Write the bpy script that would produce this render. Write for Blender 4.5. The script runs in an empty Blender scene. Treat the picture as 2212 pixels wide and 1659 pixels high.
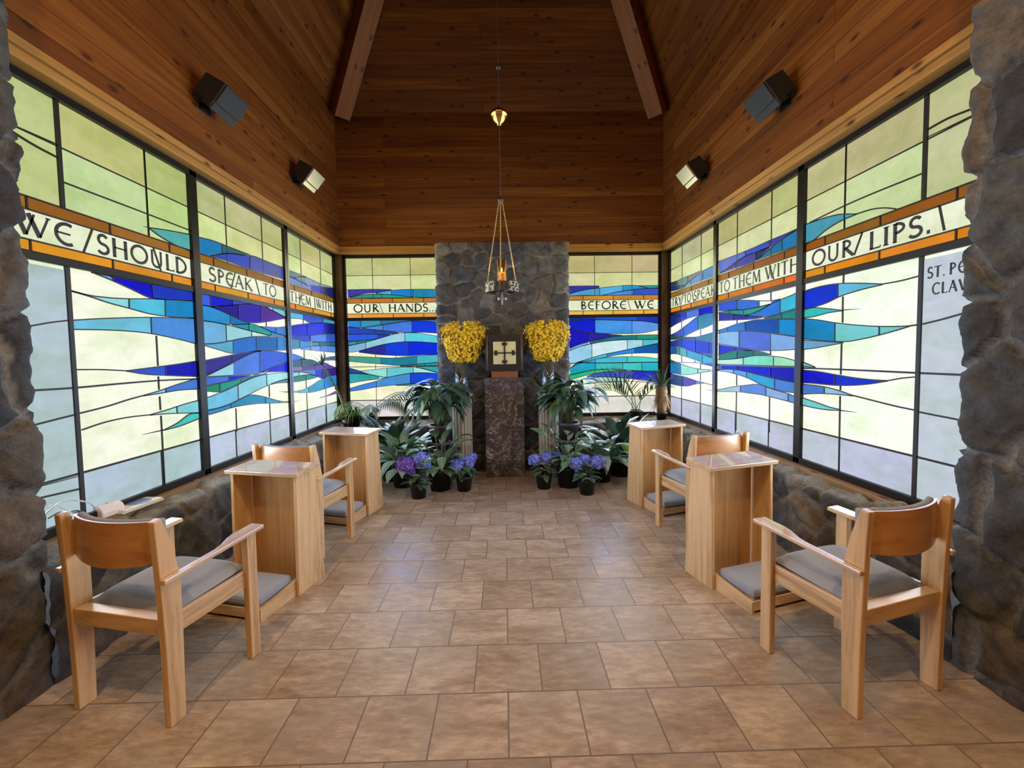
import bpy, math, random
import numpy as np
from mathutils import Vector, Matrix
from math import sin, cos, pi, radians

SC = bpy.context.scene
COL = SC.collection

# ------------------------------------------------------------------ camera
F, PITCH, YAW, ROLL, CY, H = 904.43574, .04978, -.01653, -.01557, 811.58507, 1.49133
XL, XR, YB = -2.34018, 2.32105, 5.93447           # glass planes: left, right, back
cp, sp, cyw, syw = cos(PITCH), sin(PITCH), cos(YAW), sin(YAW)
FW = Vector((-syw * cp, cyw * cp, -sp)); RT0 = Vector((cyw, syw, 0)); UP0 = RT0.cross(FW)
RT = cos(ROLL) * RT0 + sin(ROLL) * UP0
UP = -sin(ROLL) * RT0 + cos(ROLL) * UP0
cd = bpy.data.cameras.new('camera'); cam = bpy.data.objects.new('camera', cd); COL.objects.link(cam)
cam.matrix_world = Matrix(((RT.x, UP.x, -FW.x, 0), (RT.y, UP.y, -FW.y, 0), (RT.z, UP.z, -FW.z, H), (0, 0, 0, 1)))
cd.sensor_fit = 'HORIZONTAL'; cd.sensor_width = 36; cd.lens = F / 2212 * 36
cd.shift_y = (CY - 829.5) / 2212
cd.clip_start = .05
SC.camera = cam

# ------------------------------------------------------------------ world, exposure
wd = bpy.data.worlds.new('world'); SC.world = wd; wd.use_nodes = True
wd.node_tree.nodes['Background'].inputs[0].default_value = (.55, .7, 1, 1)
wd.node_tree.nodes['Background'].inputs[1].default_value = .4
vs = SC.view_settings
vs.view_transform = 'Standard'; vs.look = 'None'; vs.gamma = 1; vs.use_curve_mapping = False
vs.exposure = 0.0
SC.cycles.use_denoising = True
SC.cycles.max_bounces = 8; SC.cycles.diffuse_bounces = 5; SC.cycles.glossy_bounces = 3
SC.cycles.transparent_max_bounces = 12
SC.cycles.caustics_reflective = False; SC.cycles.caustics_refractive = False

def area(name, loc, target, size, energy, color, shape='DISK', size_y=None, spread=pi):
    l = bpy.data.lights.new(name, 'AREA'); l.energy = energy; l.color = color; l.shape = shape; l.size = size
    if size_y: l.size_y = size_y
    l.spread = spread
    o = bpy.data.objects.new(name, l); COL.objects.link(o); o.location = loc
    o.rotation_euler = (Vector(target) - Vector(loc)).to_track_quat('-Z', 'Y').to_euler()
    return o
WARM = (1, .62, .30)
SOFT = (1, .80, .58)
# downlights of the nave behind the viewer
LAMPS = [(-1.25, .2, 4.74), (1.25, .2, 4.74), (-3.2, -.4, 4.74), (3.2, -.4, 4.74), (0, -2.4, 4.74)]
LAMP_W = [60, 60, 26, 26, 30]
for (x, y, z), w in zip(LAMPS, LAMP_W):
    area('downlight_beam', (x, y, z - .02), (x * .95, y + .9, 0), .16, w, WARM)

# daylight coming in through the art glass: one soft source per zone of every window, in the colour of that zone
ZONES = [(2.33, 2.84, (.90, .86, .56), .75), (1.05, 1.98, (.40, .56, 1.0), .8), (.68, 1.0, (.92, .95, 1.0), 1.1)]
DAY = 5.2
for u0, u1, sd_ in ((1.95, 3.2, 'L'), (3.29, 4.52, 'L'), (4.62, 5.81, 'L'), (-2.18, -.92, 'B'), (.92, 2.17, 'B'), (4.61, 5.81, 'R'), (3.29, 4.52, 'R'), (1.9, 3.2, 'R')):
    for z0, z1, zc, k in ZONES:
        um, zm = (u0 + u1) / 2, (z0 + z1) / 2
        p, d = {'L': ((XL + .035, um, zm), (1, 0, 0)), 'R': ((XR - .035, um, zm), (-1, 0, 0)), 'B': ((um, YB - .035, zm), (0, -1, 0))}[sd_]
        o = area('window_daylight', p, tuple(a + b for a, b in zip(p, d)), u1 - u0, DAY * k * pi * (u1 - u0) * (z1 - z0), zc, 'RECTANGLE', z1 - z0, radians(116))

# ------------------------------------------------------------------ helpers
def srgb(r, g, b):
    f = lambda c: c / 12.92 if c <= .04045 else ((c + .055) / 1.055) ** 2.4
    return (f(r / 255), f(g / 255), f(b / 255))
def c4(c, a=1): return tuple(c) + (a,)

def ray(px, py):
    px, py = float(px), float(py)
    return FW + (px - 1106) / F * RT - (py - CY) / F * UP
CAMP = Vector((0, 0, H))
def onX(px, py, X): d = ray(px, py); return CAMP + d * (X / d.x)
def onY(px, py, Y): d = ray(px, py); return CAMP + d * (Y / d.y)
def onZ(px, py, z): d = ray(px, py); return CAMP + d * ((z - H) / d.z)

def tag(o, label=None, cat=None, group=None, kind=None):
    if label: o['label'] = label
    if cat: o['category'] = cat
    if group: o['group'] = group
    if kind: o['kind'] = kind
    return o
def thing(name, loc=(0, 0, 0), rot=0, label=None, cat=None, group=None, kind=None):
    o = bpy.data.objects.new(name, None); COL.objects.link(o); o.empty_display_size = .1
    o.location = loc; o.rotation_euler = (0, 0, rot)
    return tag(o, label, cat, group, kind)
def copy_thing(o, loc, rot, label, group=None):
    c = o.copy(); COL.objects.link(c); c.location = loc; c.rotation_euler = (0, 0, rot)
    c['label'] = label
    def kids(src, dst):
        for ch in [x for x in bpy.data.objects if x.parent == src]:
            k = ch.copy(); COL.objects.link(k); k.parent = dst; kids(ch, k)
    kids(o, c)
    return c

class MB:
    """collects geometry for one mesh"""
    def __init__(s): s.v = []; s.f = []; s.uv = []; s.col = []; s.m = Matrix.Identity(4); s.c = (1, 1, 1); s.has_uv = False; s.mi = []; s.k = 0
    def add(s, vs_, fs, uvs=None):
        b = len(s.v)
        s.v += [tuple(s.m @ Vector(p)) for p in vs_]
        for i, f in enumerate(fs):
            s.f.append(tuple(b + j for j in f)); s.col.append(s.c); s.mi.append(s.k)
            if uvs: s.uv.append(uvs[i]); s.has_uv = True
            else: s.uv.append([(0, 0)] * len(f))
    def box(s, lo, hi):
        x0, y0, z0 = lo; x1, y1, z1 = hi
        s.add([(x0, y0, z0), (x1, y0, z0), (x1, y1, z0), (x0, y1, z0), (x0, y0, z1), (x1, y0, z1), (x1, y1, z1), (x0, y1, z1)],
              [(0, 3, 2, 1), (4, 5, 6, 7), (0, 1, 5, 4), (1, 2, 6, 5), (2, 3, 7, 6), (3, 0, 4, 7)])
    def prism(s, pts, ax, a, b):
        """polygon pts (2D) extruded along axis ax from a to b"""
        def P(p, t): return {'x': (t, p[0], p[1]), 'y': (p[0], t, p[1]), 'z': (p[0], p[1], t)}[ax]
        n = len(pts)
        s.add([P(p, a) for p in pts] + [P(p, b) for p in pts],
              [tuple(range(n))[::-1], tuple(range(n, 2 * n))] + [(i, (i + 1) % n, n + (i + 1) % n, n + i) for i in range(n)])
    def lathe(s, prof, c=(0, 0, 0), n=24, caps=True):
        vs_ = []; fs = []
        for r, z in prof:
            vs_ += [(c[0] + r * cos(2 * pi * i / n), c[1] + r * sin(2 * pi * i / n), c[2] + z) for i in range(n)]
        for k in range(len(prof) - 1):
            fs += [(k * n + i, k * n + (i + 1) % n, (k + 1) * n + (i + 1) % n, (k + 1) * n + i) for i in range(n)]
        if caps:
            fs.append(tuple(range(n))[::-1]); fs.append(tuple(range((len(prof) - 1) * n, len(prof) * n)))
        s.add(vs_, fs)
    def tube(s, pts, r, n=8, close=False, taper=None):
        pts = [Vector(p) for p in pts]; N = len(pts); vs_ = []; fs = []
        ref = None
        for i, p in enumerate(pts):
            if close: t = pts[(i + 1) % N] - pts[i - 1]
            else: t = pts[min(i + 1, N - 1)] - pts[max(i - 1, 0)]
            t.normalize()
            if ref is None:
                ref = t.orthogonal().normalized()
            ref = (ref - t * ref.dot(t)).normalized(); b = t.cross(ref)
            rr = r if taper is None else r * (1 + (taper - 1) * i / (N - 1))
            vs_ += [tuple(p + rr * (cos(2 * pi * j / n) * ref + sin(2 * pi * j / n) * b)) for j in range(n)]
        M = N if close else N - 1
        for i in range(M):
            a = i * n; b_ = ((i + 1) % N) * n
            fs += [(a + j, a + (j + 1) % n, b_ + (j + 1) % n, b_ + j) for j in range(n)]
        if not close: fs += [tuple(range(n))[::-1], tuple(range((N - 1) * n, N * n))]
        s.add(vs_, fs)
    def ball(s, c, r, nu=14, nv=8, sc=(1, 1, 1)):
        prof = []
        vs_ = []; fs = []
        for k in range(nv + 1):
            th = pi * k / nv
            for i in range(nu):
                a = 2 * pi * i / nu
                vs_.append((c[0] + sc[0] * r * sin(th) * cos(a), c[1] + sc[1] * r * sin(th) * sin(a), c[2] + sc[2] * r * cos(th)))
        for k in range(nv):
            fs += [(k * nu + i, (k + 1) * nu + i, (k + 1) * nu + (i + 1) % nu, k * nu + (i + 1) % nu) for i in range(nu)]
        s.add(vs_, fs)
    def build(s, name, mat, parent=None, smooth=False, bevel=0, subsurf=0, **tg):
        me = bpy.data.meshes.new(name); me.from_pydata(s.v, [], s.f)
        mats = mat if isinstance(mat, (list, tuple)) else [mat]
        for m in mats: me.materials.append(m)
        if len(mats) > 1: me.polygons.foreach_set('material_index', s.mi)
        if s.has_uv:
            ul = me.uv_layers.new(name='UVMap'); flat = [x for f in s.uv for p in f for x in p]; ul.data.foreach_set('uv', flat)
        if any(c != (1, 1, 1) for c in s.col):
            at = me.color_attributes.new('Col', 'FLOAT_COLOR', 'CORNER')
            flat = []
            for f, c in zip(s.f, s.col): flat += list(c4(c)) * len(f)
            at.data.foreach_set('color', flat)
        if smooth: me.polygons.foreach_set('use_smooth', [True] * len(me.polygons))
        me.update()
        o = bpy.data.objects.new(name, me); COL.objects.link(o)
        if parent: o.parent = parent
        if bevel:
            b = o.modifiers.new('bevel', 'BEVEL'); b.width = bevel; b.segments = 2; b.limit_method = 'ANGLE'; b.angle_limit = radians(35)
        if subsurf:
            b = o.modifiers.new('sub', 'SUBSURF'); b.levels = b.render_levels = subsurf
        return tag(o, **tg)

# ------------------------------------------------------------------ materials
def new_mat(name):
    m = bpy.data.materials.new(name); m.use_nodes = True; nt = m.node_tree
    return m, nt, nt.nodes['Principled BSDF']
class G:
    def __init__(s, nt): s.nt = nt
    def __call__(s, typ, ins=None, **props):
        n = s.nt.nodes.new('ShaderNode' + typ)
        for k, v in props.items(): setattr(n, k, v)
        for k, v in (ins or {}).items():
            if isinstance(v, bpy.types.NodeSocket): s.nt.links.new(v, n.inputs[k])
            else: n.inputs[k].default_value = v
        return n
    def link(s, a, b): s.nt.links.new(a, b)
    def math(s, op, a, b=0.0, clamp=False):
        n = s('Math', {0: a, 1: b}, operation=op); n.use_clamp = clamp; return n.outputs[0]
    def mix(s, fac, a, b, blend='MIX'):
        n = s('Mix', data_type='RGBA', blend_type=blend)
        for k, v in ((0, fac), (6, a), (7, b)):
            if isinstance(v, bpy.types.NodeSocket): s.link(v, n.inputs[k])
            else: n.inputs[k].default_value = v if k == 0 else c4(v)
        return n.outputs[2]
    def ramp(s, fac, stops):
        n = s('ValToRGB'); e = n.color_ramp.elements
        while len(e) < len(stops): e.new(.5)
        for el, (p, c) in zip(e, stops): el.position = p; el.color = c4(c)
        s.link(fac, n.inputs[0]); return n.outputs[0]
    def maprange(s, v, a, b, c, d):
        n = s('MapRange', {0: v, 1: a, 2: b, 3: c, 4: d}); return n.outputs[0]
    def bump(s, h, strength=.3, dist=.01):
        return s('Bump', {'Strength': strength, 'Distance': dist, 'Height': h}).outputs[0]

def simple(name, rgb, rough=.5, metal=0, noise=0, nscale=30, spec=.5, bump=0):
    m, nt, b = new_mat(name); g = G(nt)
    b.inputs['Roughness'].default_value = rough; b.inputs['Metallic'].default_value = metal
    b.inputs['Specular IOR Level'].default_value = spec
    col = srgb(*rgb)
    if noise:
        tc = g('TexCoord').outputs['Object']
        n = g('TexNoise', {'Vector': tc, 'Scale': nscale, 'Detail': 4}).outputs[0]
        g.link(g.mix(n, tuple(x * (1 - noise) for x in col), tuple(min(1, x * (1 + noise)) for x in col)), b.inputs['Base Color'])
        if bump: g.link(g.bump(n, bump, .005), b.inputs['Normal'])
    else: b.inputs['Base Color'].default_value = c4(col)
    return m

def oak(name, axis, lo=(156, 116, 72), hi=(206, 170, 122), coat=.5, coatr=.14):
    m, nt, b = new_mat(name); g = G(nt)
    tc = g('TexCoord').outputs['Object']
    sc = [38, 38, 38]; sc['xyz'.index(axis)] = 2.2
    mp = g('Mapping', {'Vector': tc, 'Scale': tuple(sc)}).outputs[0]
    wob = g('TexNoise', {'Vector': tc, 'Scale': 5, 'Detail': 2}).outputs[1]
    v = g('VectorMath', {0: mp, 1: wob}, operation='ADD').outputs[0]
    n1 = g('TexNoise', {'Vector': v, 'Scale': 1, 'Detail': 5, 'Roughness': .6}).outputs[0]
    sc2 = [9, 9, 9]; sc2['xyz'.index(axis)] = .7
    mp2 = g('Mapping', {'Vector': tc, 'Scale': tuple(sc2)}).outputs[0]
    n2 = g('TexNoise', {'Vector': mp2, 'Scale': 1, 'Detail': 2, 'Distortion': 1.2}).outputs[0]
    fac = g.math('ADD', g.math('MULTIPLY', n1, .55), g.math('MULTIPLY', n2, .55))
    g.link(g.ramp(fac, [(.36, srgb(*lo)), (.56, srgb(*hi)), (.72, srgb(*[min(255, c + 10) for c in hi]))]), b.inputs['Base Color'])
    b.inputs['Roughness'].default_value = .34; b.inputs['Coat Weight'].default_value = coat; b.inputs['Coat Roughness'].default_value = coatr; b.inputs['Coat IOR'].default_value = 1.5 if coat < 1 else 1.85
    g.link(g.bump(n1, .08, .002), b.inputs['Normal'])
    return m
OAKX, OAKY, OAKZ = oak('oak_grain_x', 'x'), oak('oak_grain_y', 'y'), oak('oak_grain_z', 'z')
TOPX = oak('oak_polished_x', 'x', (166, 130, 88), (204, 172, 128), 1.0, .05); TOPY = oak('oak_polished_y', 'y', (166, 130, 88), (204, 172, 128), 1.0, .05)
PLYX = oak('oak_veneer_lamp_tone', 'x', (150, 100, 53), (178, 128, 76))  # warm lamp tone and shadow of the near chair backs painted into the oak

def cedar(name, lo=(80, 39, 11), mid=(120, 69, 23), hi=(158, 104, 44), plank=.135, length=4.2, rough=.55):
    m, nt, b = new_mat(name); g = G(nt)
    uv = g('UVMap').outputs[0]
    br = g('TexBrick', {'Vector': uv, 'Color1': (0, 0, 0, 1), 'Color2': (1, 1, 1, 1), 'Mortar': (.5, .5, .5, 1), 'Scale': 1, 'Mortar Size': .0022,
                        'Mortar Smooth': .1, 'Bias': 0, 'Brick Width': length, 'Row Height': plank}, offset=.37, offset_frequency=2)
    rnd = br.outputs[0]
    off = g('VectorMath', {0: rnd, 1: (13.7, 5.1, 9.3)}, operation='MULTIPLY').outputs[0]
    uvo = g('VectorMath', {0: uv, 1: off}, operation='ADD').outputs[0]
    mp = g('Mapping', {'Vector': uvo, 'Scale': (1.3, 30, 1)}).outputs[0]
    grain = g('TexNoise', {'Vector': mp, 'Scale': 1, 'Detail': 5, 'Roughness': .62, 'Distortion': .4}).outputs[0]
    mp2 = g('Mapping', {'Vector': uvo, 'Scale': (.5, 6, 1)}).outputs[0]
    heart = g('TexNoise', {'Vector': mp2, 'Scale': 1, 'Detail': 2}).outputs[0]
    rv = g('SeparateColor', {0: rnd}).outputs[0]
    fac = g.math('ADD', g.math('ADD', g.math('MULTIPLY', grain, .46), g.math('MULTIPLY', heart, .38)), g.math('MULTIPLY', rv, .15))
    base = g.ramp(fac, [(.30, srgb(*lo)), (.52, srgb(*mid)), (.74, srgb(*hi))])
    # knots
    kn = g('Mapping', {'Vector': uvo, 'Scale': (2.1, 4.6, 1)}).outputs[0]
    vo = g('TexVoronoi', {'Vector': kn, 'Scale': 1, 'Randomness': 1}, voronoi_dimensions='2D').outputs['Distance']
    k = g.maprange(vo, .035, .10, 1, 0)
    base = g.mix(g.math('MULTIPLY', k, .8), base, srgb(46, 20, 9))
    mort = br.outputs['Fac']
    base = g.mix(g.math('MULTIPLY', mort, .75), base, srgb(34, 15, 7))
    g.link(base, b.inputs['Base Color'])
    b.inputs['Roughness'].default_value = rough; b.inputs['Specular IOR Level'].default_value = .3
    hgt = g.math('SUBTRACT', g.math('MULTIPLY', grain, .12), mort)
    g.link(g.bump(hgt, .35, .004), b.inputs['Normal'])
    return m
CEDAR = cedar('cedar_boards')
BEAM = cedar('cedar_beam', (116, 70, 32), (156, 100, 50), (184, 126, 70), plank=40, length=90)
TRIMW = cedar('fir_trim', (150, 106, 50), (186, 138, 70), (206, 160, 92), plank=40, length=90)
SILLW = cedar('sill_wood', (120, 96, 70), (160, 132, 98), (184, 156, 120), plank=40, length=90, rough=.5)
POSTW = cedar('corner_post_wood', (62, 44, 26), (88, 64, 38), (108, 82, 50), plank=40, length=90)
PLASTER = simple('plaster_tan', (196, 170, 136), .9, noise=.05, nscale=8)

def stone_mat():
    m, nt, b = new_mat('field_stone'); g = G(nt)
    col = g('VertexColor', layer_name='Col').outputs[0]
    tc = g('TexCoord').outputs['Object']
    n = g('TexNoise', {'Vector': tc, 'Scale': 9, 'Detail': 8, 'Roughness': .65}).outputs[0]
    n2 = g('TexNoise', {'Vector': tc, 'Scale': 55, 'Detail': 6, 'Roughness': .75}).outputs[0]
    s = g.math('ADD', g.maprange(n, .3, .72, .45, 1.5), g.maprange(n2, .3, .7, -.34, .34))
    comb = g('CombineColor', {0: s, 1: s, 2: s}).outputs[0]
    mul = g('Mix', data_type='RGBA', blend_type='MULTIPLY'); mul.inputs[0].default_value = 1
    g.link(col, mul.inputs[6]); g.link(comb, mul.inputs[7])
    vein = g('TexNoise', {'Vector': tc, 'Scale': 4, 'Detail': 3, 'Distortion': 2.5}).outputs[0]
    vf = g.maprange(g.math('ABSOLUTE', g.math('SUBTRACT', vein, .5)), 0, .02, .12, 0)
    g.link(g.mix(vf, mul.outputs[2], srgb(120, 112, 100)), b.inputs['Base Color'])
    b.inputs['Roughness'].default_value = .68
    h = g.math('ADD', n, g.math('MULTIPLY', n2, .5))
    g.link(g.bump(h, 1.0, .022), b.inputs['Normal'])
    return m
STONE = stone_mat()

def tile_mat():
    W = .305
    m, nt, b = new_mat('floor_tile'); g = G(nt)
    tc = g('TexCoord').outputs['Object']
    # courses run across the room, joints staggered by half a tile
    mp = g('Mapping', {'Vector': tc, 'Location': (.009 + 30 * W + TILE_SHIFT * W, -1.4775 + 30 * W, 0)}).outputs[0]
    br = g('TexBrick', {'Vector': mp, 'Color1': (0, 0, 0, 1), 'Color2': (1, 1, 1, 1), 'Mortar': (.5, .5, .5, 1), 'Scale': 1, 'Mortar Size': .0035,
                        'Mortar Smooth': .25, 'Bias': 0, 'Brick Width': W, 'Row Height': W}, offset=.5, offset_frequency=2)
    rnd = br.outputs[0]; mort = br.outputs['Fac']
    off = g('VectorMath', {0: rnd, 1: (31.7, 17.3, 7)}, operation='MULTIPLY').outputs[0]
    v = g('VectorMath', {0: tc, 1: off}, operation='ADD').outputs[0]
    mpa = g('Mapping', {'Vector': v, 'Scale': (2.6, 7.5, 1), 'Rotation': (0, 0, .5)}).outputs[0]
    n1 = g('TexNoise', {'Vector': mpa, 'Scale': 1, 'Detail': 6, 'Roughness': .62, 'Distortion': .8}).outputs[0]
    n2 = g('TexNoise', {'Vector': v, 'Scale': 3.2, 'Detail': 3}).outputs[0]
    rv = g('SeparateColor', {0: rnd}).outputs[0]
    n3 = g('TexNoise', {'Vector': g('Mapping', {'Vector': v, 'Scale': (14, 42, 1), 'Rotation': (0, 0, .35)}).outputs[0], 'Scale': 1, 'Detail': 5, 'Roughness': .7}).outputs[0]
    f = g.math('ADD', g.math('ADD', g.math('MULTIPLY', n1, .7), g.math('MULTIPLY', rv, .12)), g.maprange(n3, .3, .7, -.10, .16))
    base = g.ramp(f, [(.26, srgb(130, 110, 92)), (.45, srgb(162, 142, 121)), (.60, srgb(186, 168, 147)), (.80, srgb(208, 196, 176))])
    base = g.mix(g.maprange(n2, .45, .7, 0, .55), base, srgb(150, 142, 128))
    base = g.mix(g.math('MULTIPLY', mort, .9), base, srgb(104, 92, 80))
    g.link(base, b.inputs['Base Color'])
    g.link(g.maprange(n1, .3, .7, .30, .46), b.inputs['Roughness'])
    h = g.math('SUBTRACT', g.math('MULTIPLY', n1, .25), mort)
    g.link(g.bump(h, .3, .004), b.inputs['Normal'])
    return m
TILE_SHIFT = .5
TILE = tile_mat()

def pane_mat():
    """daylit art glass: every pane glows in its own colour, streaked like drawn glass"""
    m, nt, b = new_mat('lit_art_glass'); g = G(nt)
    col = g('VertexColor', layer_name='Col').outputs[0]
    tc = g('TexCoord').outputs['Object']
    n1 = g('TexNoise', {'Vector': tc, 'Scale': 5.5, 'Detail': 5, 'Roughness': .6, 'Distortion': 1.5}).outputs[0]
    mp = g('Mapping', {'Vector': tc, 'Scale': (5, 5, 26)}).outputs[0]
    n2 = g('TexNoise', {'Vector': mp, 'Scale': 1, 'Detail': 3, 'Distortion': .6}).outputs[0]
    s = g.math('ADD', g.maprange(n1, .3, .7, .93, 1.06), g.maprange(n2, .3, .7, -.03, .03))
    n3 = g('TexNoise', {'Vector': g('Mapping', {'Vector': tc, 'Scale': (1.6, 1.6, 3.2)}).outputs[0], 'Scale': 1.5, 'Detail': 4, 'Roughness': .55}).outputs[0]
    cloud = g.mix(g.maprange(n3, .42, .62, 0, 1), (1.03, 1.03, 1.03), (.86, .92, .78))
    comb = g('CombineColor', {0: s, 1: s, 2: s}).outputs[0]
    mul = g('Mix', data_type='RGBA', blend_type='MULTIPLY'); mul.inputs[0].default_value = 1
    g.link(col, mul.inputs[6]); g.link(comb, mul.inputs[7])
    g.link(g.mix(1.0, mul.outputs[2], cloud, 'MULTIPLY'), b.inputs['Emission Color'])
    b.inputs['Emission Strength'].default_value = 1.0
    b.inputs['Base Color'].default_value = (.004, .004, .004, 1)
    b.inputs['Roughness'].default_value = .3; b.inputs['Specular IOR Level'].default_value = .02
    return m
PANE = pane_mat()
LEAD = simple('lead_came', (52, 50, 50), .45, .4)
INK = simple('painted_letter', (44, 36, 40), .5)
BRONZE = simple('dark_bronze_frame', (24, 23, 20), .4, .3)
FABRIC = simple('grey_upholstery', (146, 151, 158), .95, noise=.22, nscale=260, spec=.15, bump=.3)
BLACKP = simple('black_plastic', (14, 15, 17), .45)
POTG = simple('dark_green_pot', (22, 34, 32), .45)
POTB = simple('black_pot', (12, 12, 13), .5)
SOIL = simple('potting_soil', (40, 28, 20), .95, noise=.4, nscale=80)
BRASS = simple('polished_brass', (214, 178, 104), .22, 1)
WROUGHT = simple('wrought_metal', (86, 84, 78), .38, .9, noise=.7, nscale=60)
PEWTER = simple('pewter_cross', (214, 212, 206), .35, .5)
PALEGOLD = simple('pale_gold_leaf', (206, 200, 142), .45, .25, noise=.15, nscale=9)
DARKWOOD = simple('dark_carved_wood', (44, 38, 36), .55, noise=.4, nscale=40, bump=.5)
IRON = simple('black_iron', (16, 14, 14), .6)
BROWNWOOD = simple('brown_wood', (128, 74, 40), .5, noise=.15, nscale=20)
WHITEPL = simple('white_plastic', (226, 224, 226), .35)
PAPER = simple('paper', (222, 222, 214), .8)
CABLE = simple('grey_cable', (196, 196, 204), .5)
CABLED = simple('dark_cable', (60, 62, 72), .5)
COLUMN = simple('fluted_stone', (172, 166, 150), .6, noise=.08, nscale=20)
WHITELAMP = simple('lamp_trim', (230, 228, 220), .5)

def marble():
    m, nt, b = new_mat('veined_marble'); g = G(nt)
    tc = g('TexCoord').outputs['Object']
    w = g('TexNoise', {'Vector': tc, 'Scale': 3.5, 'Detail': 3}).outputs[1]
    v = g('VectorMath', {0: tc, 1: g('VectorMath', {0: w, 'Scale': .55}, operation='SCALE').outputs[0]}, operation='ADD').outputs[0]
    def vein(sc, wd, st):
        n = g('TexNoise', {'Vector': g('Mapping', {'Vector': v, 'Scale': (1, 1, 1.5)}).outputs[0], 'Scale': sc, 'Detail': 4, 'Distortion': .8}).outputs[0]
        return g.maprange(g.math('ABSOLUTE', g.math('SUBTRACT', n, .5)), 0, wd, st, 0)
    z = g('SeparateXYZ', {0: tc}).outputs[2]
    low = g.maprange(z, .1, 1.1, 1, .45)
    f = g.math('MULTIPLY', g.math('ADD', vein(2.3, .016, .9), vein(5.5, .020, .6), True), low)
    n = g('TexNoise', {'Vector': v, 'Scale': 4, 'Detail': 3}).outputs[0]
    base = g.ramp(n, [(.3, srgb(54, 50, 50)), (.6, srgb(82, 77, 75)), (.8, srgb(110, 100, 92))])
    g.link(g.mix(f, base, srgb(186, 180, 178)), b.inputs['Base Color'])
    b.inputs['Roughness'].default_value = .16
    return m
MARBLE = marble()

def clear_glass(name, tint=(1, 1, 1), gloss=.12, alpha=.12):
    m, nt, b = new_mat(name); g = G(nt)
    tr = g('BsdfTransparent', {'Color': c4(tint)}).outputs[0]
    gl = g('BsdfGlossy', {'Color': (1, 1, 1, 1), 'Roughness': .03}).outputs[0]
    fc = g('LayerWeight', {'Blend': .5}).outputs['Facing']
    f = g.math('ADD', g.math('MULTIPLY', g.math('POWER', fc, 4.0), .6), .03 + gloss * .3, True)
    mx = g('MixShader', {0: f, 1: tr, 2: gl}).outputs[0]
    g.link(mx, nt.nodes['Material Output'].inputs[0])
    return m
VASEGLASS = clear_glass('vase_glass', (.86, .9, .92), .25)
AMBERGLASS = clear_glass('amber_glass', (.95, .76, .42), .05)

def leaf_mat(name, base, vein=None, stripe=0, rough=.32, trans=.0):
    m, nt, b = new_mat(name); g = G(nt)
    uv = g('UVMap').outputs[0]
    s = g('SeparateXYZ', {0: uv}); u, v = s.outputs[0], s.outputs[1]
    du = g.math('ABSOLUTE', g.math('SUBTRACT', u, .5))
    oi = g('TexCoord').outputs['Object']
    n = g('TexNoise', {'Vector': oi, 'Scale': 6, 'Detail': 2}).outputs[0]
    col = srgb(*base)
    c = g.mix(n, tuple(x * .55 for x in col), tuple(min(1, x * 1.6) for x in col))
    if vein:
        if stripe:
            ph = g.math('ADD', g.math('MULTIPLY', v, stripe), g.math('MULTIPLY', du, -stripe * .55))
            w = g.math('SINE', g.math('MULTIPLY', ph, 6.2832))
            f = g.maprange(w, .25, .7, 0, .75)
            c = g.mix(f, c, srgb(*vein))
        mid = g.maprange(du, 0, .05, .6, 0)
        c = g.mix(mid, c, srgb(*vein))
    g.link(c, b.inputs['Base Color'])
    b.inputs['Roughness'].default_value = rough; b.inputs['Specular IOR Level'].default_value = .32
    return m
LEAF_DARK = leaf_mat('dark_glossy_leaf', (46, 74, 54), (90, 118, 90), rough=.42)
LEAF_LILY = leaf_mat('variegated_leaf', (96, 134, 110), (184, 206, 188), 7, rough=.38)
LEAF_CAL = leaf_mat('striped_leaf', (48, 84, 56), (156, 182, 142), 8)
LEAF_HYD = leaf_mat('hydrangea_leaf', (52, 78, 60), (96, 122, 94), 6)
LEAF_PALM = leaf_mat('palm_leaf', (62, 82, 44), None, rough=.5)
LEAF_LIGHT = leaf_mat('fresh_leaf', (96, 124, 44), (130, 150, 70), rough=.4)
LEAF_FERN = leaf_mat('grassy_leaf', (88, 124, 62), (140, 160, 100), rough=.5)
STEM = simple('plant_stem', (96, 104, 66), .6)
BARK = simple('shaggy_bark', (124, 104, 72), .9, noise=.4, nscale=50)
YELLOW = simple('yellow_blossom', (236, 198, 40), .7, noise=.3, nscale=25)
def petal(name, a, b2):
    m, nt, b = new_mat(name); g = G(nt)
    tc = g('TexCoord').outputs['Object']
    n = g('TexNoise', {'Vector': tc, 'Scale': 45, 'Detail': 2}).outputs[0]
    g.link(g.ramp(n, [(.35, srgb(*a)), (.65, srgb(*b2))]), b.inputs['Base Color'])
    b.inputs['Roughness'].default_value = .75
    return m
BLOOM_BLUE = petal('blue_petals', (78, 94, 200), (156, 174, 244))
BLOOM_PURP = petal('purple_petals', (86, 60, 172), (152, 122, 222))
def emit(name, rgb, k):
    m, nt, b = new_mat(name)
    b.inputs['Emission Color'].default_value = c4(srgb(*rgb)); b.inputs['Emission Strength'].default_value = k
    b.inputs['Base Color'].default_value = (0, 0, 0, 1)
    return m
FLAME = emit('flame', (255, 226, 160), 9)
LAMPGLOW = emit('lamp_glow', (255, 214, 150), 6)

# ------------------------------------------------------------------ structure: floor, walls, roof
XWL, XWR, YW = -2.24, 2.215, 5.84        # timber wall faces
ZW0, ZW1 = 2.985, 4.78                    # timber wall bottom and top
YF = 1.24                                 # front of the bay
def quad_uv(mb, pts, uv): mb.add(pts, [tuple(range(len(pts)))], [uv])

mb = MB(); mb.box((-4.6, -4.6, -.12), (4.6, 6.3, 0)); mb.build('floor', TILE, kind='structure')

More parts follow.
